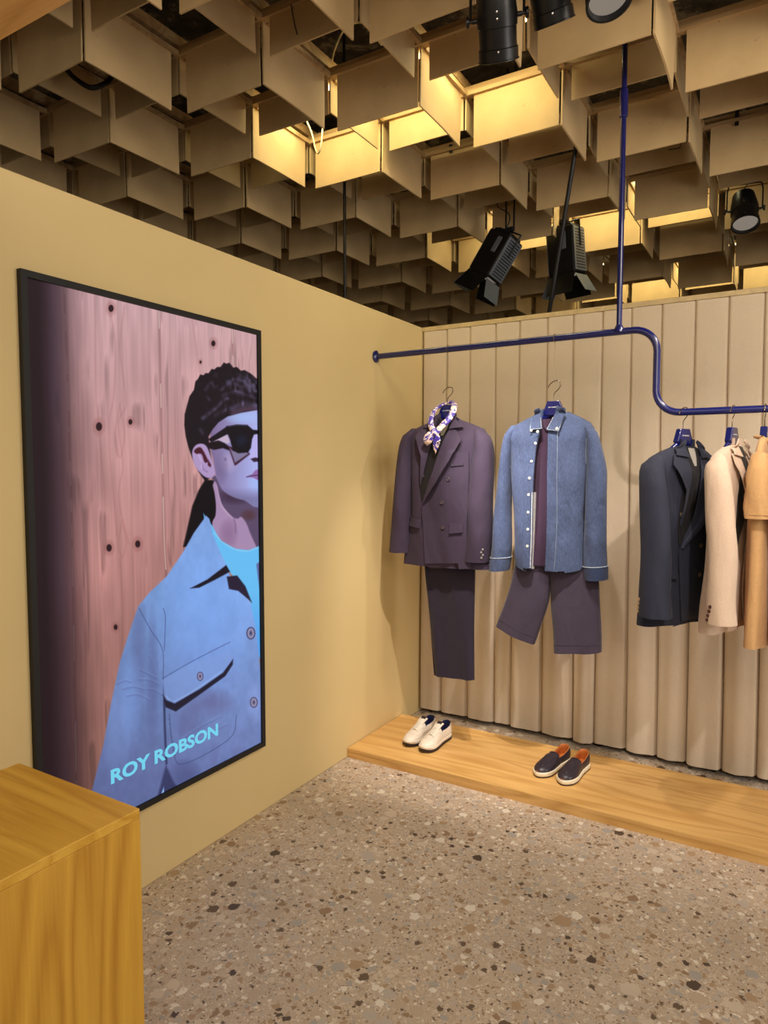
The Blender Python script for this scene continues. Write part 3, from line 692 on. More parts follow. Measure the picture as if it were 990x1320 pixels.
def sleeve_mb(st, n=18, dep=1.0, wr=.003, ph=0., y0=0., open_end=True):
    """st: (u, y, half width, half depth, z)"""
    R = []
    rows = _sp(st, 26)
    for k, (u, y, w, d, z) in enumerate(rows):
        t = k/(len(rows)-1)
        R.append([(u+w*math.cos(q)*(1+.04*math.sin(5*q+ph+9*t)*t), y+y0-d*dep*math.sin(q)+wr*math.sin(4*q+ph+12*t)*t, z) for q in np.linspace(0, 2*PI, n+1)[:-1]])
    m = MB()
    u, y, w, d, z = rows[0]
    R.insert(0, [(u+w*.55*math.cos(q), y+y0-d*.55*dep*math.sin(q), z+.012) for q in np.linspace(0, 2*PI, n+1)[:-1]])
    m.rings(R, cap=False)
    i = m.pt(Vector((u, y+y0, z+.014))); m.f += [(k+1 if k+1 < n else 0, k, i) for k in range(n)]
    # turned-in hem
    e = R[-1]; c = Vector((sum(p[0] for p in e)/n, sum(p[1] for p in e)/n, e[0][2]))
    e4 = R[-5]; c4 = Vector((sum(p[0] for p in e4)/n, sum(p[1] for p in e4)/n, e4[0][2]))
    m.rings([e]+[[c+(Vector(p)-c)*.90 for p in e], [c4+(Vector(p)-c4)*.86 for p in e4]], cap=False)
    j = m.pt(c4); b0 = len(m.v)-1-n
    m.f += [(b0+k, b0+(k+1) % n, j) for k in range(n)]
    return m

# ---- tailored jacket; coordinates measured on the double-breasted jacket, origin = top of hanger neck
O1 = at_y(577, 522, YR)
def J(x, y): p = at_y(500+x/5.74, 510+y/5.74, YR); return (p.x-O1.x, p.z-O1.z)
def jacket(name, label, loc, rz, mat, lining, btn, double=True, inner=None, pin=True, ang_sleeve=0., cuff_btn=None, group=None, sleeve_fwd=0., dsc=1.):
    t = thing(name, label, 'jacket', loc, rz, group)
    rows = []
    for y, l, r in ((178, 368, 528), (200, 300, 585), (235, 215, 672), (275, 160, 735), (340, 172, 722), (480, 184, 690), (680, 188, 672), (850, 182, 672), (1000, 164, 694), (1120, 142, 730), (1258, 130, 760)):
        a, b = J(l, y), J(r, y); rows.append((a[0], b[0], (a[1]+b[1])/2))
    rows = interp_rows(rows, 30); zt, zb = rows[0][2], rows[-1][2]
    df, db = [], []
    for (l, r, z) in rows:
        s = (zt-z)/(zt-zb); df.append(float(np.interp(s, [0, .05, .15, .4, .7, 1], [.035, .05, .085, .10, .085, .085]))*dsc); db.append(float(np.interp(s, [0, .05, .15, .4, .7, 1], [.03, .04, .06, .07, .065, .08]))*dsc)
    body = MB(); R = loft_body(rows, df, db, 36, .006, 1.); body.rings(R, cap=True)
    body.build('body', mat, t, True, 50)
    # sleeves
    sl = []
    for side, st in ((-1, ((206, 262, 34), (180, 300, 48), (157, 400, 52), (146, 600, 60), (133, 800, 64), (119, 1000, 72), (112, 1152, 80))), (1, ((682, 262, 36), (708, 300, 50), (720, 400, 66), (712, 560, 80), (699, 800, 86), (690, 1000, 88), (668, 1222, 90)))):
        P = []
        for k, (x, y, w) in enumerate(st):
            c = J(x, y); hw = J(x+w, y)[0]-c[0]; P.append((c[0], (-.016-sleeve_fwd*max(0, k-1)/5-.010*(k == 4)-.006*(k == 3)), hw, (.036, .060, .072, .078, .078, .078, .078)[k]*dsc, c[1]))
        m = sleeve_mb(P, 20, 1., .0035, side*2.); sl.append(m); m.build('sleeve', mat, t, True, 55)
    tr = bvh(body)
    P = lambda *L: [J(*q) for q in L]
    # neck opening: lining sheet kept black for the shade inside
    drape(P((395, 182), (380, 270), (330, 440), (296, 640), (306, 770)), P((505, 182), (495, 260), (440, 450), (400, 590), (318, 785)), tr, .002, .003, 8, 14).build('lining', lining, t)
    if inner: drape(P((425, 190), (428, 240), (436, 300)), P((480, 190), (475, 240), (455, 300)), tr, .004, .002, 4, 6).build('neck_lining', inner, t)
    # overlapping front panel
    if double:
        m = drape(P((500, 420), (430, 600), (316, 792), (316, 950), (322, 1060), (336, 1272)), P((640, 420), (640, 600), (630, 792), (622, 950), (624, 1060), (660, 1268)), tr, .004, .005, 12, 26)
    else:
        m = drape(P((500, 420), (460, 560), (425, 700), (425, 900), (430, 1060), (470, 1262)), P((640, 420), (640, 600), (630, 792), (622, 950), (624, 1060), (660, 1268)), tr, .004, .005, 12, 26)
    m.build('front_panel', mat, t, True, 50); tr2 = bvh(body, m)
    # lapels and collar
    lr = lambda a, b: .004+.026*math.sin(PI*min(1, a*1.02))*(.25+.75*b)
    lf = lambda a, b: .004+.022*math.sin(PI*min(1, a*1.02))*(1-.75*b)
    if double:
        drape(P((300, 236), (258, 298), (318, 452), (300, 640)), P((385, 215), (388, 330), (350, 480), (304, 660)), tr2, .004, .004, 10, 44, lf, False).build('lapel', mat, t, True, 50)
        drape(P((500, 238), (440, 430), (396, 575), (345, 700), (314, 790)), P((545, 260), (598, 332), (530, 480), (440, 640), (322, 792)), tr2, .004, .004, 10, 44, lr, False).build('lapel', mat, t, True, 50)
    else:
        drape(P((300, 236), (275, 300), (318, 440), (410, 690)), P((385, 215), (388, 330), (400, 520), (424, 700)), tr2, .004, .004, 10, 44, lf, False).build('lapel', mat, t, True, 50)
        drape(P((500, 238), (480, 400), (450, 560), (424, 700)), P((545, 260), (572, 340), (530, 480), (432, 705)), tr2, .004, .004, 10, 44, lr, False).build('lapel', mat, t, True, 50)
    # collar: band round the neck, standing above the lapels
    G = []
    pts = P((300, 240), (330, 196), (372, 158), (398, 140)); pts2 = P((392, 250), (388, 205), (396, 172), (410, 152))
    pr = P((600, 235), (566, 196), (528, 156), (500, 138)); pr2 = P((498, 250), (502, 205), (498, 172), (488, 152))
    for A, B in ((pts, pts2), (pr, pr2)):
        drape(A, B, tr2, .007, .005, 5, 10, lambda a, b: .012*(1-a), True, -.03).build('collar', mat, t, True, 50)
    a, b = J(398, 142), J(500, 142); c = J(449, 190)
    arc = [(c[0]+(b[0]-c[0])*1.12*math.cos(q), .006+.052*math.sin(q)-.03, a[1]+.004+.004*math.sin(q)) for q in np.linspace(PI, 0, 13)]
    MB().sheet([[(p[0], p[1], p[2]-.048*k/3) for p in arc] for k in range(4)], .005).build('collar', mat, t, True, 50)
    # flaps, welt, buttons
    for A, B in ((P((196, 893), (196, 958)), P((296, 912), (292, 972))), (P((514, 936), (514, 1010)), P((602, 940), (600, 1004)))):
        drape(A, B, tr2, .004, .004, 6, 5, lambda a, b: .004*a, False).build('pocket_flap', mat, t, True, 50)
    drape(P((526, 506), (526, 524)), P((612, 500), (612, 516)), tr2, .003, .003, 6, 3, None, False).build('chest_pocket', mat, t)
    bl = [(507, 617), (463, 785), (467, 965)] if double else [(450, 720), (452, 900)]
    for k, q in enumerate(bl):
        u, z = J(*q); button(t, u, z, front(tr2, u, z)-.001, .011, btn)
    if double:
        u, z = J(315, 592); button(t, u, z, front(tr2, u, z)-.003, .010, btn)
    if pin:
        u, z = J(552, 375); MB().lathe([(.0001, .009), (.004, .0085), (.0065, .006), (.0065, .003), (.003, .0)], (u, front(tr2, u, z)-.012, z), (0, -1, 0), 12).build('lapel_pin', M['red'], t)
    if cuff_btn:
        st = bvh(*sl)
        if cuff_btn[1] == 'front':
            for k in range(4):
                u, z = J(742-2*(k % 2)*4, 1128+20*k); button(t, u, z, front(st, u, z)-.001, .0055, cuff_btn[0], 'cuff_button')
        else:                                                     # seen from the side: on the outer face of the near sleeve
            for k in range(4):
                z = J(110, 1060+24*k)[1]; y = cuff_btn[2]+.004*k
                h = st.ray_cast(Vector((-1, y, z)), Vector((1, 0, 0)))
                if h[0]: MB().lathe([(.0001, .004), (.005, .004), (.0075, .003), (.0075, 0)], (h[0].x, y, z), (-1, 0, 0), 12).build('cuff_button', cuff_btn[0], t)
    return t

hanger('coat_hanger', O1.x, O1.z, 0, 'blue hanger on a long wire carrying the double-breasted jacket with the scarf', .095, zu-O1.z)
jacket('suit_jacket', 'dark purple double-breasted jacket with a scarf at the neck', (O1.x, YR, O1.z), 0, M['suit'], M['suit_lining'], M['button'], True, M['grey_lining'], True, 0, (M['grey_lining'], 'front'))
# scarf knotted round the hanger neck
t = thing('neck_scarf', 'purple and cream printed scarf knotted round the neck of the dark double-breasted jacket', 'scarf', (O1.x, YR, O1.z))
def S2(L, ys): return [(J(x, y)[0], yy, J(x, y)[1]) for (x, y), yy in zip(L, ys)]
MB().tube(spline(S2([(428, 285), (392, 240), (374, 180), (380, 105), (410, 62), (445, 45), (482, 62), (512, 110), (504, 180), (462, 240), (432, 285)], [-.125, -.115, -.090, -.045, .01, .028, .01, -.045, -.090, -.115, -.125]), 44), [.017]*44, 12, True, False, .55, (0, 1, 0)).build('neck_loop', M['scarf'], t)
MB().lathe([(.0001, .016), (.012, .012), (.017, 0), (.013, -.012), (.0001, -.017)], (*S2([(428, 285)], [-.132])[0],), (.3, -1, .2), 14).build('knot', M['scarf'], t)
MB().tube(spline(S2([(424, 288), (398, 305), (378, 340), (368, 376)], [-.135, -.140, -.138, -.130]), 14), [.008, .012, .016, .020, .023, .025, .026, .026, .026, .025, .022, .016, .010, .003], 12, True, False, .35, (0, 1, 0)).build('tail', M['scarf'], t)
MB().tube(spline(S2([(436, 290), (440, 330), (430, 385), (424, 432)], [-.132, -.128, -.126, -.122]), 14), [.008, .012, .017, .020, .022, .022, .021, .019, .017, .014, .011, .008, .005, .002], 12, True, False, .3, (0, 1, 0)).build('tail', M['scarf'], t)
# trousers folded over the hanger bar
def K(x, y): p = at_y(490+x/3.194, 680+y/3.194, YR); return (p.x, p.z)
t = thing('suit_trousers', 'dark pressed trousers hanging below the double-breasted jacket', 'trousers', (O1.x, YR, O1.z))
rows = []
for l, r in (((182, 40), (388, 40)), ((186, 160), (390, 170)), ((196, 280), (389, 290)), ((206, 400), (388, 412)), ((214, 510), (388, 520)), ((223, 610), (388, 626))):
    a, b = K(*l), K(*r); rows.append((a[0]-O1.x, b[0]-O1.x, (a[1]+b[1])/2-O1.z))
top = (rows[0][0]+.01, rows[0][1]-.03, -.20); rows = [top]+rows
rows = interp_rows(rows, 26)
m = MB(); R = []
for k, (l, r, z) in enumerate(rows):
    tt = k/25
    R.append([(u, y, zz) for u, y, zz in [((l+r)/2+(r-l)/2*math.copysign(abs(math.cos(q))**.6, math.cos(q)), -.022*math.copysign(abs(math.sin(q))**.8, math.sin(q))+.006*math.sin(5*q+7*tt)+.004*math.sin(11*(math.cos(q))+5*tt), z+.006*math.cos(q)*tt) for q in np.linspace(0, 2*PI, 33)[:-1]]])
m.rings(R); m.build('leg', M['trouser'], t, True, 60)
MB().tube([(R[-1][k][0], R[-1][k][1], R[-1][k][2]+.004) for k in range(32)], .0022, 6, False, True).build('hem', M['trouser'], t)

# ---- denim shirt
O2 = at_y(714, 517, YR)
def D(x, y): p = at_y(620+x/5.078, 500+y/5.078, YR); return (p.x-O2.x, p.z-O2.z)
PD = lambda *L: [D(*q) for q in L]
hanger('coat_hanger', O2.x, O2.z, 0, 'blue hanger on a long wire carrying the denim shirt', .10, zu-O2.z)
# T-shirt worn inside
t = thing('plum_tshirt', 'dark plum T-shirt hanging inside the open denim shirt', 'shirt', (O2.x, YR, O2.z))
rows = []
for y, l, r in ((205, 370, 560), (240, 300, 640), (300, 250, 690), (450, 250, 680), (700, 250, 660), (950, 255, 655), (1162, 262, 655)):
    a, b = D(l, y), D(r, y); rows.append((a[0], b[0], (a[1]+b[1])/2))
rows = interp_rows(rows, 24); N = len(rows)
tb = MB(); tb.rings(loft_body(rows, [.03+.028*min(1, k/5) for k in range(N)], [.02+.03*min(1, k/5) for k in range(N)], 32, .005, .5)); tb.build('body', M['tee'], t, True, 50)
tt_ = bvh(tb)
arc = [D(425, 215), D(436, 262), D(460, 284), D(488, 262), D(505, 215)]
MB().tube([(p.x, front(tt_, p.x, p.z)-.004, p.z) for p in spline([(u, 0, z) for u, z in arc], 16)], .006, 8).build('neckband', M['tee'], t)
MB().tube([(u, front(tt_, u, z)-.0005, z) for u, z in [D(260+390*k/20, 1150) for k in range(1, 20)]], .0015, 6).build('hem_seam', M['tee'], t)
# the shirt itself
t = thing('denim_shirt', 'faded blue denim shirt hanging open over a plum T-shirt', 'shirt', (O2.x, YR, O2.z))
rows = []
for y, l, r in ((160, 385, 572), (200, 300, 655), (250, 215, 732), (295, 190, 744), (400, 206, 712), (550, 208, 706), (700, 216, 694), (850, 228, 686), (1000, 230, 682), (1100, 228, 684), (1190, 236, 690)):
    a, b = D(l, y), D(r, y); rows.append((a[0], b[0], (a[1]+b[1])/2))
rows = interp_rows(rows, 30); N = len(rows)
dfs = [float(np.interp(k/(N-1), [0, .06, .15, .4, .75, 1], [.035, .052, .085, .10, .095, .09])) for k in range(N)]
dbs = [float(np.interp(k/(N-1), [0, .1, .3, 1], [.03, .05, .075, .08])) for k in range(N)]
full = loft_body(rows, dfs, dbs, 48, .007, 2.)
fm = MB(); fm.rings(full); ft = bvh(fm)
back = MB(); G = [[r[k % 48] for k in range(24, 49)] for r in full]     # the back half only
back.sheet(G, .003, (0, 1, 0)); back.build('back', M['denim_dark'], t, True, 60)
zr = [r[2] for r in rows][::-1]
rowat = lambda z: (np.interp(z, zr, [r[0] for r in rows][::-1]), np.interp(z, zr, [r[1] for r in rows][::-1]), z)
def fpanel(side, inner, name):
    A = spline([Vector((u, 0, z)) for u, z in inner], 64); G = []
    for p in A:
        r = rowat(min(p.z, rows[0][2])); e = r[0]+.001 if side < 0 else r[1]-.001; row = []
        for j in range(15):
            s = j/14; u = p.x+(e-p.x)*math.sin(s*PI/2)
            # hem curves up towards the side seam
            z = p.z+.030*(s**2)*max(0, (rows[8][2]-p.z)/(rows[8][2]-rows[-1][2]))*1.3
            y = front(ft, u, z, 0.0)
            if s > .97: y = 0.0
            row.append((u, y-.002*(s < .9), z))
        G.append(row)
    m = MB().sheet(G, .003, (0, 1, 0)); m.build(name, M['denim'], t, True, 60); return m
Lin = PD((392, 163), (396, 210), (408, 262), (418, 300), (402, 400), (392, 520), (384, 680), (378, 850), (373, 1000), (368, 1110), (366, 1200))
Rin = PD((560, 163), (535, 205), (500, 250), (472, 292), (474, 400), (474, 560), (474, 720), (473, 880), (468, 1020), (461, 1120), (455, 1195))
fl_ = fpanel(-1, Lin, 'front_panel'); fr_ = fpanel(1, Rin, 'front_panel')
tr = bvh(fl_, fr_)
off = lambda L, d, sc=1: [(u+d, z) for u, z in L]
Lp, Rp = Lin[3:], Rin[3:]
drape(off(Lp, -.047), off(Lp, -.001), tr, .002, .003, 5, 40, lambda a, b: .0018*abs(math.sin(a*60))).build('placket', M['denim'], t, True, 60)
drape(off(Rp, .001), off(Rp, .047), tr, .002, .003, 5, 40, lambda a, b: .0022*abs(math.sin(a*62+2))).build('placket', M['denim'], t, True, 60)
drape(off(Lp, -.006)[3:], off(Lp, .001)[3:], tr, .005, .0015, 2, 30).build('selvedge', M['selvedge'], t)
for d, base_ in ((-.047, Lp), (.047, Rp)):
    MB().tube([(p.x, front(tr, p.x, p.z)-.003, p.z) for p in resample([Vector((u, 0, z)) for u, z in off(base_, d)], 50)], .0011, 5).build('seam', M['thread'], t)
for q in ((398, 367), (374, 482), (362, 590), (354, 695), (349, 808), (346, 917), (343, 1025)):
    u, z = D(*q); button(t, u, z, front(tr, u, z)-.005, .0068, M['pearl'])
# collar leaves standing round the neck
lf = lambda a, b: .012*(1-a)+.004
for A, B, name in ((PD((385, 150), (360, 215), (362, 282)), PD((418, 138), (420, 205), (436, 276)), 'collar'), (PD((530, 122), (508, 190), (470, 282)), PD((582, 158), (560, 225), (546, 292)), 'collar')):
    m = drape(A, B, ft, .016, .006, 6, 12, lf, False, -.045); m.build(name, M['denim'], t, True, 60)
    e = resample([Vector((u, 0, z)) for u, z in [A[1], A[-1], B[-1], B[1]]], 40)
    MB().tube([(p.x, front(ft, p.x, p.z, -.045)-.0265, p.z+.003) for p in e], .0013, 5).build('collar_stitching', M['thread'], t)
a, b = D(398, 150), D(560, 150)
arc = [((a[0]+b[0])/2+(b[0]-a[0])/2*math.cos(q), -.020+.055*math.sin(q), a[1]+.004+.012*math.sin(q)) for q in np.linspace(PI, 0, 15)]
MB().sheet([[(p[0], p[1], p[2]-.046*k/3) for p in arc] for k in range(4)], .004).build('collar', M['denim'], t, True, 60)
for q in ((372, 285), (415, 293), (535, 273)):
    u, z = D(*q); button(t, u, z, front(ft, u, z, -.045)-.028, .0068, M['pearl'])
u, z = D(492, 214); MB().box((u, -.024, z), (.026, .002, .030)).build('neck_label', M['tagm'], t)
for side, st, cuff in ((-1, ((224, 262, 26), (204, 300, 32), (188, 360, 34), (168, 550, 38), (158, 700, 45), (150, 850, 54), (146, 1000, 60), (139, 1100, 61), (128, 1185, 58)), 5), (1, ((706, 256, 30), (728, 292, 36), (746, 380, 46), (764, 570, 66), (757, 800, 69), (752, 1000, 73), (755, 1150, 76), (763, 1245, 69)), 5)):
    P = []
    for k, (x, y, w) in enumerate(st):
        c = D(x, y); P.append((c[0], -.016, D(x+w, y)[0]-c[0], .034 if k == 0 else .050+.012*min(1, (k-1)/2), c[1]))
    m = sleeve_mb(P, 22, 1., .006, side*1.3+1); m.build('sleeve', M['denim'], t, True, 60)
    z1 = D(139, 1105)[1] if side < 0 else D(755, 1163)[1]
    lo = P[-1]; hi = min(P, key=lambda p: abs(p[4]-z1)); R = []
    for k in range(5):
        f = k/4; z = z1+(lo[4]-.004-z1)*f; u = hi[0]+(lo[0]-hi[0])*f; w = hi[2]+(lo[2]-hi[2])*f+.004; d = lo[3]+.007
        R.append([(u+w*math.cos(q), lo[1]-d*math.sin(q), z+(.004 if side < 0 else .004)*math.cos(q)) for q in np.linspace(0, 2*PI, 25)[:-1]])
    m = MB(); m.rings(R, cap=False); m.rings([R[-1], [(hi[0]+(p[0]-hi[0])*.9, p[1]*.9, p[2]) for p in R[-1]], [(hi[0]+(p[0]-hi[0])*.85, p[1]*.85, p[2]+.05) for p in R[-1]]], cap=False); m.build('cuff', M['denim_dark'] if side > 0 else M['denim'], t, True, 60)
    MB().tube(R[0], .0022, 6, False, True).build('cuff_seam', M['thread'], t)
    seam = [(x, y) for x, y in (((178, 300), (188, 360), (200, 440), (206, 520)) if side < 0 else ((722, 280), (706, 340), (700, 420), (702, 500)))]
    MB().tube([(p.x, front(ft, p.x, p.z, -.03)-.004, p.z) for p in resample([Vector((D(*q)[0], 0, D(*q)[1])) for q in seam], 16)], .0013, 5).build('armhole_seam', M['thread'], t)
# ---- shorts
t = thing('twill_shorts', 'charcoal shorts with spread legs hanging below the denim shirt', 'shorts', (O2.x, YR, O2.z))
wb_ = []
for y, l, r in ((95, 590, 850), (130, 570, 880), (170, 556, 900)):
    a, b = K(l, y), K(r, y); wb_.append((a[0]-O2.x, b[0]-O2.x, (a[1]+b[1])/2-O2.z))
m = MB(); m.rings(loft_body(interp_rows(wb_, 8), [.035]*8, [.035]*8, 30)); m.build('waist', M['shorts'], t, True, 60)
for Ls, Rs, nm in ((((562, 130), (552, 180), (540, 235), (512, 320), (480, 402)), ((712, 130), (706, 190), (696, 300), (664, 400), (637, 480)), -1), (((700, 130), (703, 200), (706, 330), (715, 420), (719, 512)), ((884, 130), (900, 200), (906, 310), (912, 420), (912, 512)), 1)):
    A = spline([(K(*q)[0]-O2.x, 0, K(*q)[1]-O2.z) for q in Ls], 22); B = spline([(K(*q)[0]-O2.x, 0, K(*q)[1]-O2.z) for q in Rs], 22); R = []
    for k in range(22):
        ring = []
        for q in np.linspace(0, 2*PI, 31)[:-1]:
            s = .5+.5*math.copysign(abs(math.cos(q))**.75, math.cos(q)); p = A[k].lerp(B[k], s); d = (.034+.014*k/21)*math.copysign(abs(math.sin(q))**.8, math.sin(q))
            ring.append((p.x, -d+.007*math.sin(9*s+nm*2+.1*k)*(k/21)-.004, p.z))
        R.append(ring)
    m = MB(); m.rings(R, cap=False); e = R[-1]
    cc = Vector((sum(p[0] for p in e)/30, sum(p[1] for p in e)/30, sum(p[2] for p in e)/30))
    m.rings([e, [cc+(Vector(p)-cc)*.93 for p in e], [cc.lerp(Vector(p), .80)*1.0 if 0 else Vector(R[16][k]).lerp(Vector((sum(q[0] for q in R[16])/30, sum(q[1] for q in R[16])/30, sum(q[2] for q in R[16])/30)), .15) for k, p in enumerate(e)]], cap=True)
    m.build('leg', M['shorts'], t, True, 60)
    MB().tube([Vector(R[19][k])*1.0+Vector((0, -.0005 if R[19][k][1] < 0 else .0005, 0)) for k in range(30)], .0011, 5, False, True).build('hem_seam', M['thread'] if 0 else M['shorts'], t)
    MB().tube([(R[k][2][0], R[k][2][1]-.001, R[k][2][2]) for k in range(2, 22)], .0012, 5).build('side_seam', M['shorts'], t)

# ---- the short rail at the right: jackets seen edge-on
zh = zl-.076
def rack_x(px): return at_y(px, 545, YR).x
xs3 = [rack_x(881), rack_x(944), rack_x(986), rack_x(1022)]
hanger('coat_hanger', xs3[0], zh, math.radians(60), 'blue hanger carrying the navy jacket on the lower rail', .098)
hanger('coat_hanger', xs3[1], zh, math.radians(76), 'blue hanger carrying the cream jacket on the lower rail', .098)
hanger('coat_hanger', xs3[2], zh, math.radians(86), 'blue hanger carrying the tan short-sleeved top on the lower rail', .098)
hanger('coat_hanger', xs3[3], zh, math.radians(84), 'blue hanger carrying the striped top at the edge of the picture', .098)
jacket('suit_jacket', 'navy jacket seen from its sleeve, first on the lower rail', (xs3[0], YR, zh), math.radians(60), M['navy'], M['suit_lining'], M['gold'], True, M['grey_lining'], True, 0, (M['gold'], 'side', -.05), None, .085, .85)
jacket('suit_jacket', 'cream jacket with dark cuff buttons between the navy jacket and tan top', (xs3[1], YR, zh), math.radians(76), M['cream'], M['suit_lining'], M['brown_button'], False, None, False, 0, (M['brown_button'], 'side', -.045), None, .06, .72)
t = thing('neck_scarf', 'purple printed scarf tucked inside the cream jacket', 'scarf', (xs3[1], YR, zh), math.radians(76))
MB().tube(spline([(.02, -.085, -.13), (.035, -.092, -.20), (.03, -.098, -.27), (.02, -.094, -.33)], 16), [.006, .010, .014, .017, .019, .020, .020, .020, .019, .018, .017, .015, .012, .009, .006, .003], 10, True, False, .35, (0, 1, 0)).build('scarf_fold', M['scarf'], t)
def soft_top(name, label, loc, rz, mat, w=.235, length=.70, slv=.24):
    t = thing(name, label, 'shirt', loc, rz)
    rows = [(-.085, .085, -.050), (-.13, .13, -.068), (-w+.02, w-.02, -.118), (-w, w, -.15), (-w+.005, w-.005, -.26), (-w, w, -.45), (-w-.005, w+.005, -length)]
    rows = interp_rows(rows, 24)
    b = MB(); b.rings(loft_body(rows, [.018+.027*min(1, k/6) for k in range(24)], [.016+.026*min(1, k/6) for k in range(24)], 36, .007, 1.7)); b.build('body', mat, t, True, 55)
    for s in (-1, 1):
        P = [(s*(w-.03), -.004, .030, .032, -.125), (s*(w-.005), -.004, .040, .042, -.19), (s*(w+.006), -.006, .042, .048, -.28), (s*(w+.010), -.010, .040, .052, -.125-slv)]
        sleeve_mb(P, 18, 1., .006, s*1.).build('sleeve', mat, t, True, 55)
        MB().tube([(s*(w+.010)+.0405*math.cos(q), -.010-.0525*math.sin(q), -.108-slv) for q in np.linspace(0, 2*PI, 21)[:-1]], .002, 5, False, True).build('sleeve_hem', mat, t)
    MB().tube(spline([(-.085, .0, -.048), (-.06, -.030, -.075), (0, -.052, -.105), (.06, -.030, -.075), (.085, 0, -.048), (.05, .028, -.045), (0, .034, -.042), (-.05, .028, -.045), (-.085, 0, -.048)], 36), .007, 8, False).build('neckband', mat, t)
    return t
soft_top('knit_tshirt', 'tan short-sleeved knit top right of the cream jacket', (xs3[2], YR, zh), math.radians(86), M['tan'], .205, .93, .26)
soft_top('striped_top', 'beige striped top last at the right edge of the lower rail', (xs3[3], YR, zh), math.radians(84), M['striped'], .215, .92, .26)

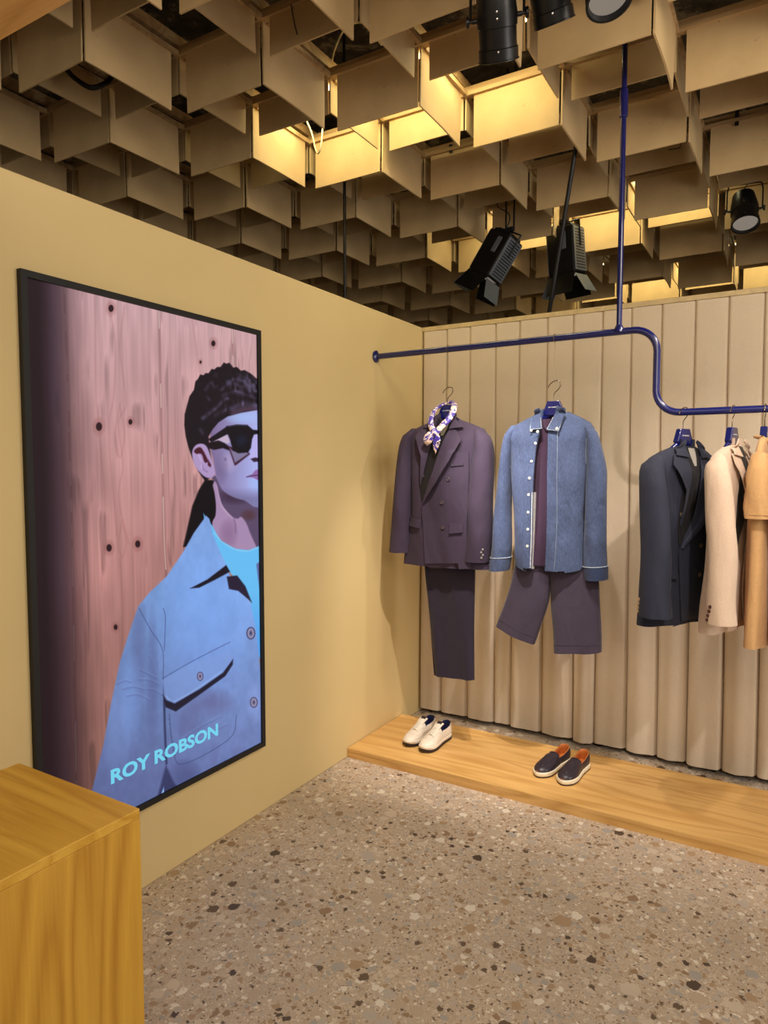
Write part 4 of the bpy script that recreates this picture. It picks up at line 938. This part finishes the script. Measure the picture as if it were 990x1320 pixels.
# ================================================================ SHOES
HW = [(0, .004), (.015, .018), (.05, .027), (.12, .033), (.25, .034), (.40, .034), (.55, .040), (.68, .046), (.78, .046), (.88, .040), (.95, .027), (.985, .014), (1, .003)]
def hw(t): return float(np.interp(t, [a for a, _ in HW], [b for _, b in HW]))
def outline(L, k=1.0, n=28, grow=0.):
    ts = .5-.5*np.cos(np.linspace(0, PI, n)); f = lambda t: hw(t)*k+grow*min(1, 8*min(t, 1-t))
    X_ = lambda t: t*(L+2*grow)-grow
    return [(X_(t), f(t)) for t in ts]+[(X_(t), -f(t)) for t in ts[::-1]]
def shoe(name, label, loc, rz, kind, flip=1, group=None):
    L = .292; t = thing(name, label, 'shoe', loc, rz, group)
    sneaker = kind == 'sneaker'
    up = M['white_leather'] if sneaker else M['navy_leather']
    def sole(z0, z1, grow, mat, nm, curve=.0):
        R = []
        for z, g in ((z0, grow-.003), (z0+.003, grow), (z1-.003, grow), (z1, grow-.003)):
            R.append([(x, flip*y, z+curve*max(0, (x/L-.78)/.22)**2*.012) for x, y in outline(L, 1.0, 24, g)])
        MB().rings(R).build(nm, mat, t, True, 45)
    if sneaker:
        sole(0, .016, .004, M['dark_sole'], 'outsole', 1); sole(.0145, .032, .003, up, 'midsole', .6)
    else:
        sole(0, .008, .003, M['dark_sole'], 'outsole'); sole(.007, .028, .005, M['white_rubber'], 'midsole')
    zs = .026
    T0 = .43 if sneaker else .45                                  # end of the throat
    top = lambda q: float(np.interp(q, [T0-.02, T0, .58, .66, .76, .86, .93, .975, 1], [.098, .096, .084, .075, .065, .057, .051, .044, .030] if sneaker else [.088, .086, .078, .070, .061, .054, .048, .041, .030]))
    R = []
    for q in list(np.linspace(T0, .93, 15))+[.96, .98, .992, .999]:
        w = hw(q)*1.0+.0005; h = top(q)-zs; ring = []
        for a in np.linspace(0, PI, 21):
            cu, sn = math.cos(a), math.sin(a); ring.append((q*L, flip*w*math.copysign(abs(cu)**.72, cu)*(1-.10*sn**3), zs+h*abs(sn)**.80))
        R.append(ring)
    m = MB(); m.rings(R, cap=False, loop=False); m.build('vamp', up, t, True, 60); vt = BVHTree.FromPolygons([Vector(v) for v in m.v], m.f)
    def vtop(x, y, dz=0.): h = vt.ray_cast(Vector((x, y, .3)), Vector((0, 0, -1))); return (h[0].z if h[0] else .03)+dz
    # quarters round the heel: outer wall, rolled edge, inner lining
    U = [(q, 1) for q in np.linspace(T0+.06, .02, 16)]+[(.004, .5), (.0, 0), (.004, -.5)]+[(q, -1) for q in np.linspace(.02, T0+.06, 16)]
    ch = lambda q: float(np.interp(q, [0, .06, .16, .30, .42, T0+.06], [.098, .093, .079, .075, .077, .064] if sneaker else [.088, .085, .074, .062, .062, .054]))
    G, GI = [], []
    for q, s in U:
        w = hw(q) if abs(s) == 1 else hw(.02); y = flip*w*s; hgt = ch(q); x = q*L
        lean = .86 if q > .1 else .92; col = []
        for f in np.linspace(0, 1, 7):
            k = 1+.05*math.sin(PI*f)-(1-lean)*f**2; xx = x+(.005*f**2-.004*math.sin(PI*f))*(1 if q < .1 else 0); col.append((xx, y*k, zs+(hgt-zs)*f))
        G.append(col); tx, ty, tz = col[-1]
        GI.append([(tx, ty, tz), (tx+(.003 if q < .1 else 0), ty*.91, tz+.002), (tx+(.006 if q < .1 else 0), ty*.84, tz-.004), (tx+(.006 if q < .1 else 0), ty*.84, tz-.02), (x+(.006 if q < .1 else 0), y*.84, zs+.008)])
    m = MB(); m.rings(G, cap=False, loop=False); m.build('quarter', up, t, True, 60)
    m = MB(); m.rings(GI, cap=False, loop=False); m.build('lining', M['navy_lining'] if sneaker else M['tan_lining'], t, True, 60)
    m = MB(); m.rings([[(x, flip*y*.86, zs+.007+k*.001) for x, y in outline(L, 1, 16)] for k in (0, 1)]); m.build('insole', M['navy_lining'] if sneaker else M['tan_lining'], t)
    if sneaker:
        # tongue
        G = []
        for k in range(9):
            f = k/8; x = (.70-.36*f)*L; z = top(max(T0, .70-.36*f))+.003+(.012*max(0, f-.6)/.4); w = .015+.010*f
            G.append([(x, w*s, z-.006*s*s*(1-.3*f)) for s in np.linspace(-1, 1, 7)])
        MB().sheet(G, .004, (0, 0, 1)).build('tongue', up, t, True, 60)
        MB().box((.355*L, 0, top(T0)+.0165), (.024, .030, .003), Matrix.Rotation(.30, 3, 'Y')).build('tongue_label', M['dark_sole'], t, bevel=.001)
        for s in (-1, 1):
            G = [[(x*L, s*(y+d), vtop(x*L, s*(y+d), .0015)) for d in (0, .006, .012)] for x, y in ((.72, .013), (.66, .014), (.60, .016), (.55, .018), (.51, .020))]
            MB().sheet(G, .0025, (0, 0, 1)).build('eyestay', up, t, True, 60)
        for k in range(5):
            x0, x1 = (.70-.045*k)*L, (.685-.045*k)*L
            P = spline([(x0, -.022, vtop(x0, -.022, .003)), ((x0+x1)/2, -.008, vtop(x0, 0, .009)), ((x0+x1)/2, .008, vtop(x0, 0, .009)), (x1, .022, vtop(x1, .022, .003))], 12)
            MB().tube(P, .0032, 6, True, False, .6, (0, 0, 1)).build('lace', M['lace'], t)
        P = [(.74*L+.035*math.cos(a)*.6, .040*math.sin(a), 0) for a in np.linspace(-PI*.46, PI*.46, 16)]
        MB().tube([(x, y, vtop(x, y, .0005)) for x, y, _ in P], .0013, 5).build('toe_seam', up, t)
        for k in range(6):
            for s in (-1, 1):
                pass
        MB().tube([(x*L, flip*(hw(x)*1.02+.0005), zs+.018+.012*math.sin(3*x)) for x in np.linspace(.1, .62, 14)], .0014, 5).build('side_seam', up, t)
    else:
        # apron seam and throat edge
        P = []
        for a in np.linspace(-1, 1, 26):
            q = .885-.42*abs(a)**1.7; y = math.copysign(min(.029, .030*abs(a)**.6 if abs(a) > 1e-6 else 0), a); P.append((q*L, y, vtop(q*L, y, .0008)))
        MB().tube(P, .0019, 6).build('apron_seam', up, t)
        P = [(T0*L-.003+.012*(1-(s*s)), s*hw(T0)*.82, vtop(T0*L+.004, s*hw(T0)*.8, .0)) for s in np.linspace(-1, 1, 13)]
        MB().tube(P, .0022, 6).build('throat_edge', up, t)
    return t
def put_shoe(tx, ty, ang): # toe point and heading -> heel origin
    d = Vector((math.cos(ang), math.sin(ang), 0)); return (tx-d.x*.296, ty-d.y*.296, .0525)
A1 = math.radians(-90)
for lab, tx, ty, ang, kind, fl2, g in (
    ('white leather sneaker with dark sole, the one nearer the wall', -1.805, 3.250, A1+math.radians(-4), 'sneaker', 1, 'white sneakers on the platform'),
    ('white leather sneaker with dark sole, the one farther from the wall', -1.690, 3.225, A1+math.radians(-4), 'sneaker', -1, 'white sneakers on the platform'),
    ('navy slip-on loafer with white sole, the one nearer the sneakers', -1.058, 3.262, A1+math.radians(-14), 'loafer', 1, 'navy loafers on the platform'),
    ('navy slip-on loafer with white sole, farther from the sneakers', -.925, 3.240, A1+math.radians(-8), 'loafer', -1, 'navy loafers on the platform')):
    lx, ly, lz = put_shoe(tx, ty, ang); shoe('leather_'+kind, lab, (lx, ly, lz), ang, kind, fl2, g)

# ================================================================ STAGE LAMPS
def profile_spot(c, tgt, label, r=.058, length=.21, side=None, zt=None):
    t = thing('spotlight', label, 'spotlight', c)
    a = (Vector(tgt)-Vector(c)).normalized(); s = a.cross(Vector((0, 0, 1))).normalized()
    if side: s = Vector(side).normalized()
    s = (s-a*s.dot(a)).normalized(); h = length/2
    MB().lathe([(.0001, -h-.012), (r*.60, -h-.010), (r*.80, -h+.004), (r*.92, -h*.45), (r, -h*.1), (r, h*.2), (r*.94, h*.22), (r*.94, h*.68), (r*1.0, h*.70), (r*1.0, h*.98), (r*.93, h), (r*.86, h*.86)], (0, 0, 0), a, 28).build('barrel', M['black'], t)
    MB().lathe([(.0001, h*.80), (r*.5, h*.83), (r*.90, h*.86)], (0, 0, 0), a, 24).build('lens', M['lens'], t)
    MB().lathe([(r*1.01, h*.96), (r*1.04, h*.97), (r*1.04, h), (r*.95, h*1.01)], (0, 0, 0), a, 28).build('front_ring', M['black'], t)
    zt = zt or .15*r/.058; w = r+.022; p = [s*w, s*w+Vector((0, 0, zt*.75)), s*(w-.01)+Vector((0, 0, zt)), -s*(w-.01)+Vector((0, 0, zt)), -s*w+Vector((0, 0, zt*.75)), -s*w]
    MB().tube(resample(p, 40), .005, 8, True, False, 1.).build('yoke', M['black'], t)
    for k in (1, -1):
        MB().lathe([(.0001, 0), (.008, 0), (.008, .018), (.005, .02), (.005, .030), (.017, .031), (.018, .040), (.0001, .041)], s*k*(r*.96), s*k, 14).build('tilt_knob', M['black'], t)
    MB().tube([(0, 0, zt), (0, 0, 4.44-c[2])], .007, 8).build('hanging_rod', M['black'], t)
    MB().box((0, 0, zt+.012), (.05, .03, .024)).build('clamp', M['black'], t, bevel=.003)
    n = (_C-Vector(c)); n = (n-a*n.dot(a)).normalized()
    for d in (-.02, .0, .75*h):
        MB().lathe([(.0001, .003), (.0035, .002), (.0035, -.002)], a*d+n*r*.985, n, 10).build('screw', M['steel'], t)
    MB().tube(spline([-a*(h+.008), -a*(h+.03)+Vector((.01, 0, .03)), Vector((.03, .01, zt+.02)), Vector((.012, 0, zt+.08))], 20), .0035, 6).build('power_cable', M['black_matt'], t)
    return t
sp = (.86, .51, 0)
profile_spot(SPOTS[0][0], (-1.10, 2.90, 2.3), 'black spotlight with two tilt knobs, leftmost of three at the top edge', .070, .252, sp)
profile_spot(SPOTS[1][0], (-.72, 3.1, 2.2), 'black spotlight cut by the top edge, middle of the three there', .070, .252, sp)
profile_spot(SPOTS[2][0], (-.36, 2.12, 2.2), 'black spotlight cut by the top edge, nearest the blue pole', .070, .252, sp)
profile_spot(SPOTS[3][0], (-.24, 4.9, 2.4), 'black spotlight in a yoke, alone at the right edge', .086, .245, (.97, .2, 0), .172)
def wash_light(c, ax, facing, label, sc=1., turn=0.):
    t = thing('flood_light', label, 'spotlight', c)
    a = Vector(ax).normalized(); f = Vector(facing); f = (f-a*f.dot(a)).normalized(); s = a.cross(f)
    rot = Matrix((s, f, -a)).transposed()                       # local x = side, y = towards viewer, -z = beam
    W_, D_, H_ = .150*sc, .130*sc, .235*sc
    def box(name, cc, dd, mat, rx=0., ry=0., bevel=.004):
        rm = rot @ Matrix.Rotation(rx, 3, 'X') @ Matrix.Rotation(ry, 3, 'Y'); return MB().box(rot @ Vector(cc), dd, rm).build(name, mat, t, False, 40, None, bevel)
    box('housing', (0, 0, 0), (W_, D_, H_), M['black'], bevel=.010)
    box('top_plate', (0, 0, H_/2+.008), (W_*.8, D_*.8, .02), M['black'], bevel=.006)
    for sx in (-1, 1):
        box('side_panel', (sx*(W_/2+.003), 0, 0), (.006, D_*.92, H_*.92), M['greymetal'])
        for k in range(14):
            box('vent_slot', (sx*(W_/2+.0065), 0, -H_*.40+H_*.8*k/13), (.002, D_*.70, .006*sc), M['black_matt'], 0, 0, 0)
    box('badge_plate', (-.02*sc, D_/2+.001, H_*.20), (.030*sc, .003, .085*sc), M['greymetal'])
    zb = -H_/2
    box('lens', (0, 0, zb+.002), (W_*.72, D_*.72, .008), M['lens'], 0, 0, 0)
    box('front_frame', (0, D_/2-.006, zb-.008), (W_, .012, .016), M['black']); box('front_frame', (0, -D_/2+.006, zb-.008), (W_, .012, .016), M['black'])
    L_ = .105*sc
    def door(name, edge, tilt, axis, mat):
        rm = rot @ Matrix.Rotation(tilt, 3, axis); off = rm @ Vector((0, 0, -L_/2)); dd = (W_*.98, .0025, L_) if axis == 'X' else (.0025, D_*.98, L_)
        MB().box(rot @ Vector(edge)+off, dd, rm).build(name, mat, t, False)
    door('barn_door', (0, D_/2, zb-.014), .42, 'X', M['black']); door('barn_door', (0, -D_/2, zb-.014), -.42, 'X', M['black'])
    door('barn_door', (W_/2, 0, zb-.014), -.50, 'Y', M['greymetal']); door('barn_door', (-W_/2, 0, zb-.014), .50, 'Y', M['greymetal'])
    up = Vector((0, 0, 1)); tp = rot @ Vector((0, 0, H_*.55))
    p = [rot @ Vector((W_/2+.012, 0, .02)), rot @ Vector((W_/2+.012, 0, H_*.62)), rot @ Vector((-W_/2-.012, 0, H_*.62)), rot @ Vector((-W_/2-.012, 0, .02))]
    MB().tube(resample(p, 40), .006, 8).build('yoke', M['black'], t)
    top_ = rot @ Vector((0, 0, H_*.62)); 
    for d_ in (-.03, .03): MB().tube([top_+Vector((d_, 0, 0)), (top_.x+d_, top_.y, 4.44-c[2])], .007, 8).build('hanging_rod', M['black'], t)
    MB().box(top_+Vector((0, 0, .014)), (.06, .03, .03)).build('clamp', M['black'], t, False, bevel=.004)
    q = rot @ Vector((W_*.3, 0, H_/2+.01))
    MB().tube(spline([q, q+Vector((.05, 0, .06)), q+Vector((.04, .02, .14)), q+Vector((-.05, .03, .22)), Vector((top_.x, top_.y+.02, ZTOP-c[2]))], 28), .004, 6).build('power_cable', M['black_matt'], t)
    return t
wash_light((-1.90, 4.75, 3.137), (-.50, -.10, -.85), (-.30, -.95, .0), 'black flood light tilted left with grey barn doors below the ceiling', 1.34)
wash_light((-1.546, 5.30, 3.260), (.05, .10, -.98), (-.22, -1, .1), 'black flood light pointing straight down beside the slanting pole', 1.46)

# ================================================================ loose pieces in the ceiling
t = tag(MB().tube([at_y(747, 160, 3.93), at_y(706, 414, 4.21)+(at_y(706, 414, 4.21)-at_y(747, 160, 3.93))*1.75], .013, 10).build('black_pole', M['black']), 'black pole leaning behind the curtain, up into the ceiling', 'pole')
t = tag(MB().tube([(-2.50, 3.69, 0), (-2.50, 3.69, 4.44)], .010, 10).build('vertical_pipe', M['black']), 'thin dark pipe rising behind the left wall to the ceiling', 'pipe')
def cable(label, P, r, mat, name='loose_cable', cat='cable'): return tag(MB().tube(spline(P, 36), r, 8).build(name, mat), label, cat)
za = 3.26
cable('pale cable drooping in a loop between the brightest panels', [at_z(395, 155, 3.675), at_z(402, 172, 3.575), at_z(408, 196, 3.425), at_z(413, 192, 3.425), at_z(416, 165, 3.575), at_z(417, 150, 3.675)], .0045, M['cable'])
cable('pale cable arching across a dark opening near the top edge', [at_z(427, 82, 3.725), at_z(432, 62, 3.800), at_z(446, 36, 3.900), at_z(470, 30, 3.850), at_z(492, 58, 3.750)], .005, M['cable'])
cable('black hose curving under the panels near the left edge', [at_z(84, 88, 3.625), at_z(98, 102, 3.475), at_z(118, 113, 3.425), at_z(138, 106, 3.475), at_z(146, 96, 3.600)], .012, M['black_matt'], 'black_hose', 'hose')
cable('short black wire hanging in front of a panel at the top', [at_z(375, 2, 3.650), at_z(377, 16, 3.575), at_z(380, 32, 3.500), at_z(383, 44, 3.450)], .003, M['black_matt'], 'loose_wire', 'wire')
cable('thin black wire with a split end under the panels right of the pole', [at_z(877, 182, 3.625), at_z(876, 190, 3.475), at_z(862, 193, 3.425)], .003, M['black_matt'], 'loose_wire', 'wire')

for px, y0, y1, yy, lab in ((950, 141, 162, 4.592, 'short black strap over the edge of a panel near the right edge'), (581, 186, 197, 4.062, 'short black strap above a panel below the brightest panels')):
    a, b = at_y(px, y0, yy), at_y(px, y1, yy)
    tag(MB().box((a+b)/2, (.022, .008, (a-b).length)).build('black_strap', M['black_matt'], None, False, bevel=.002), lab, 'strap')
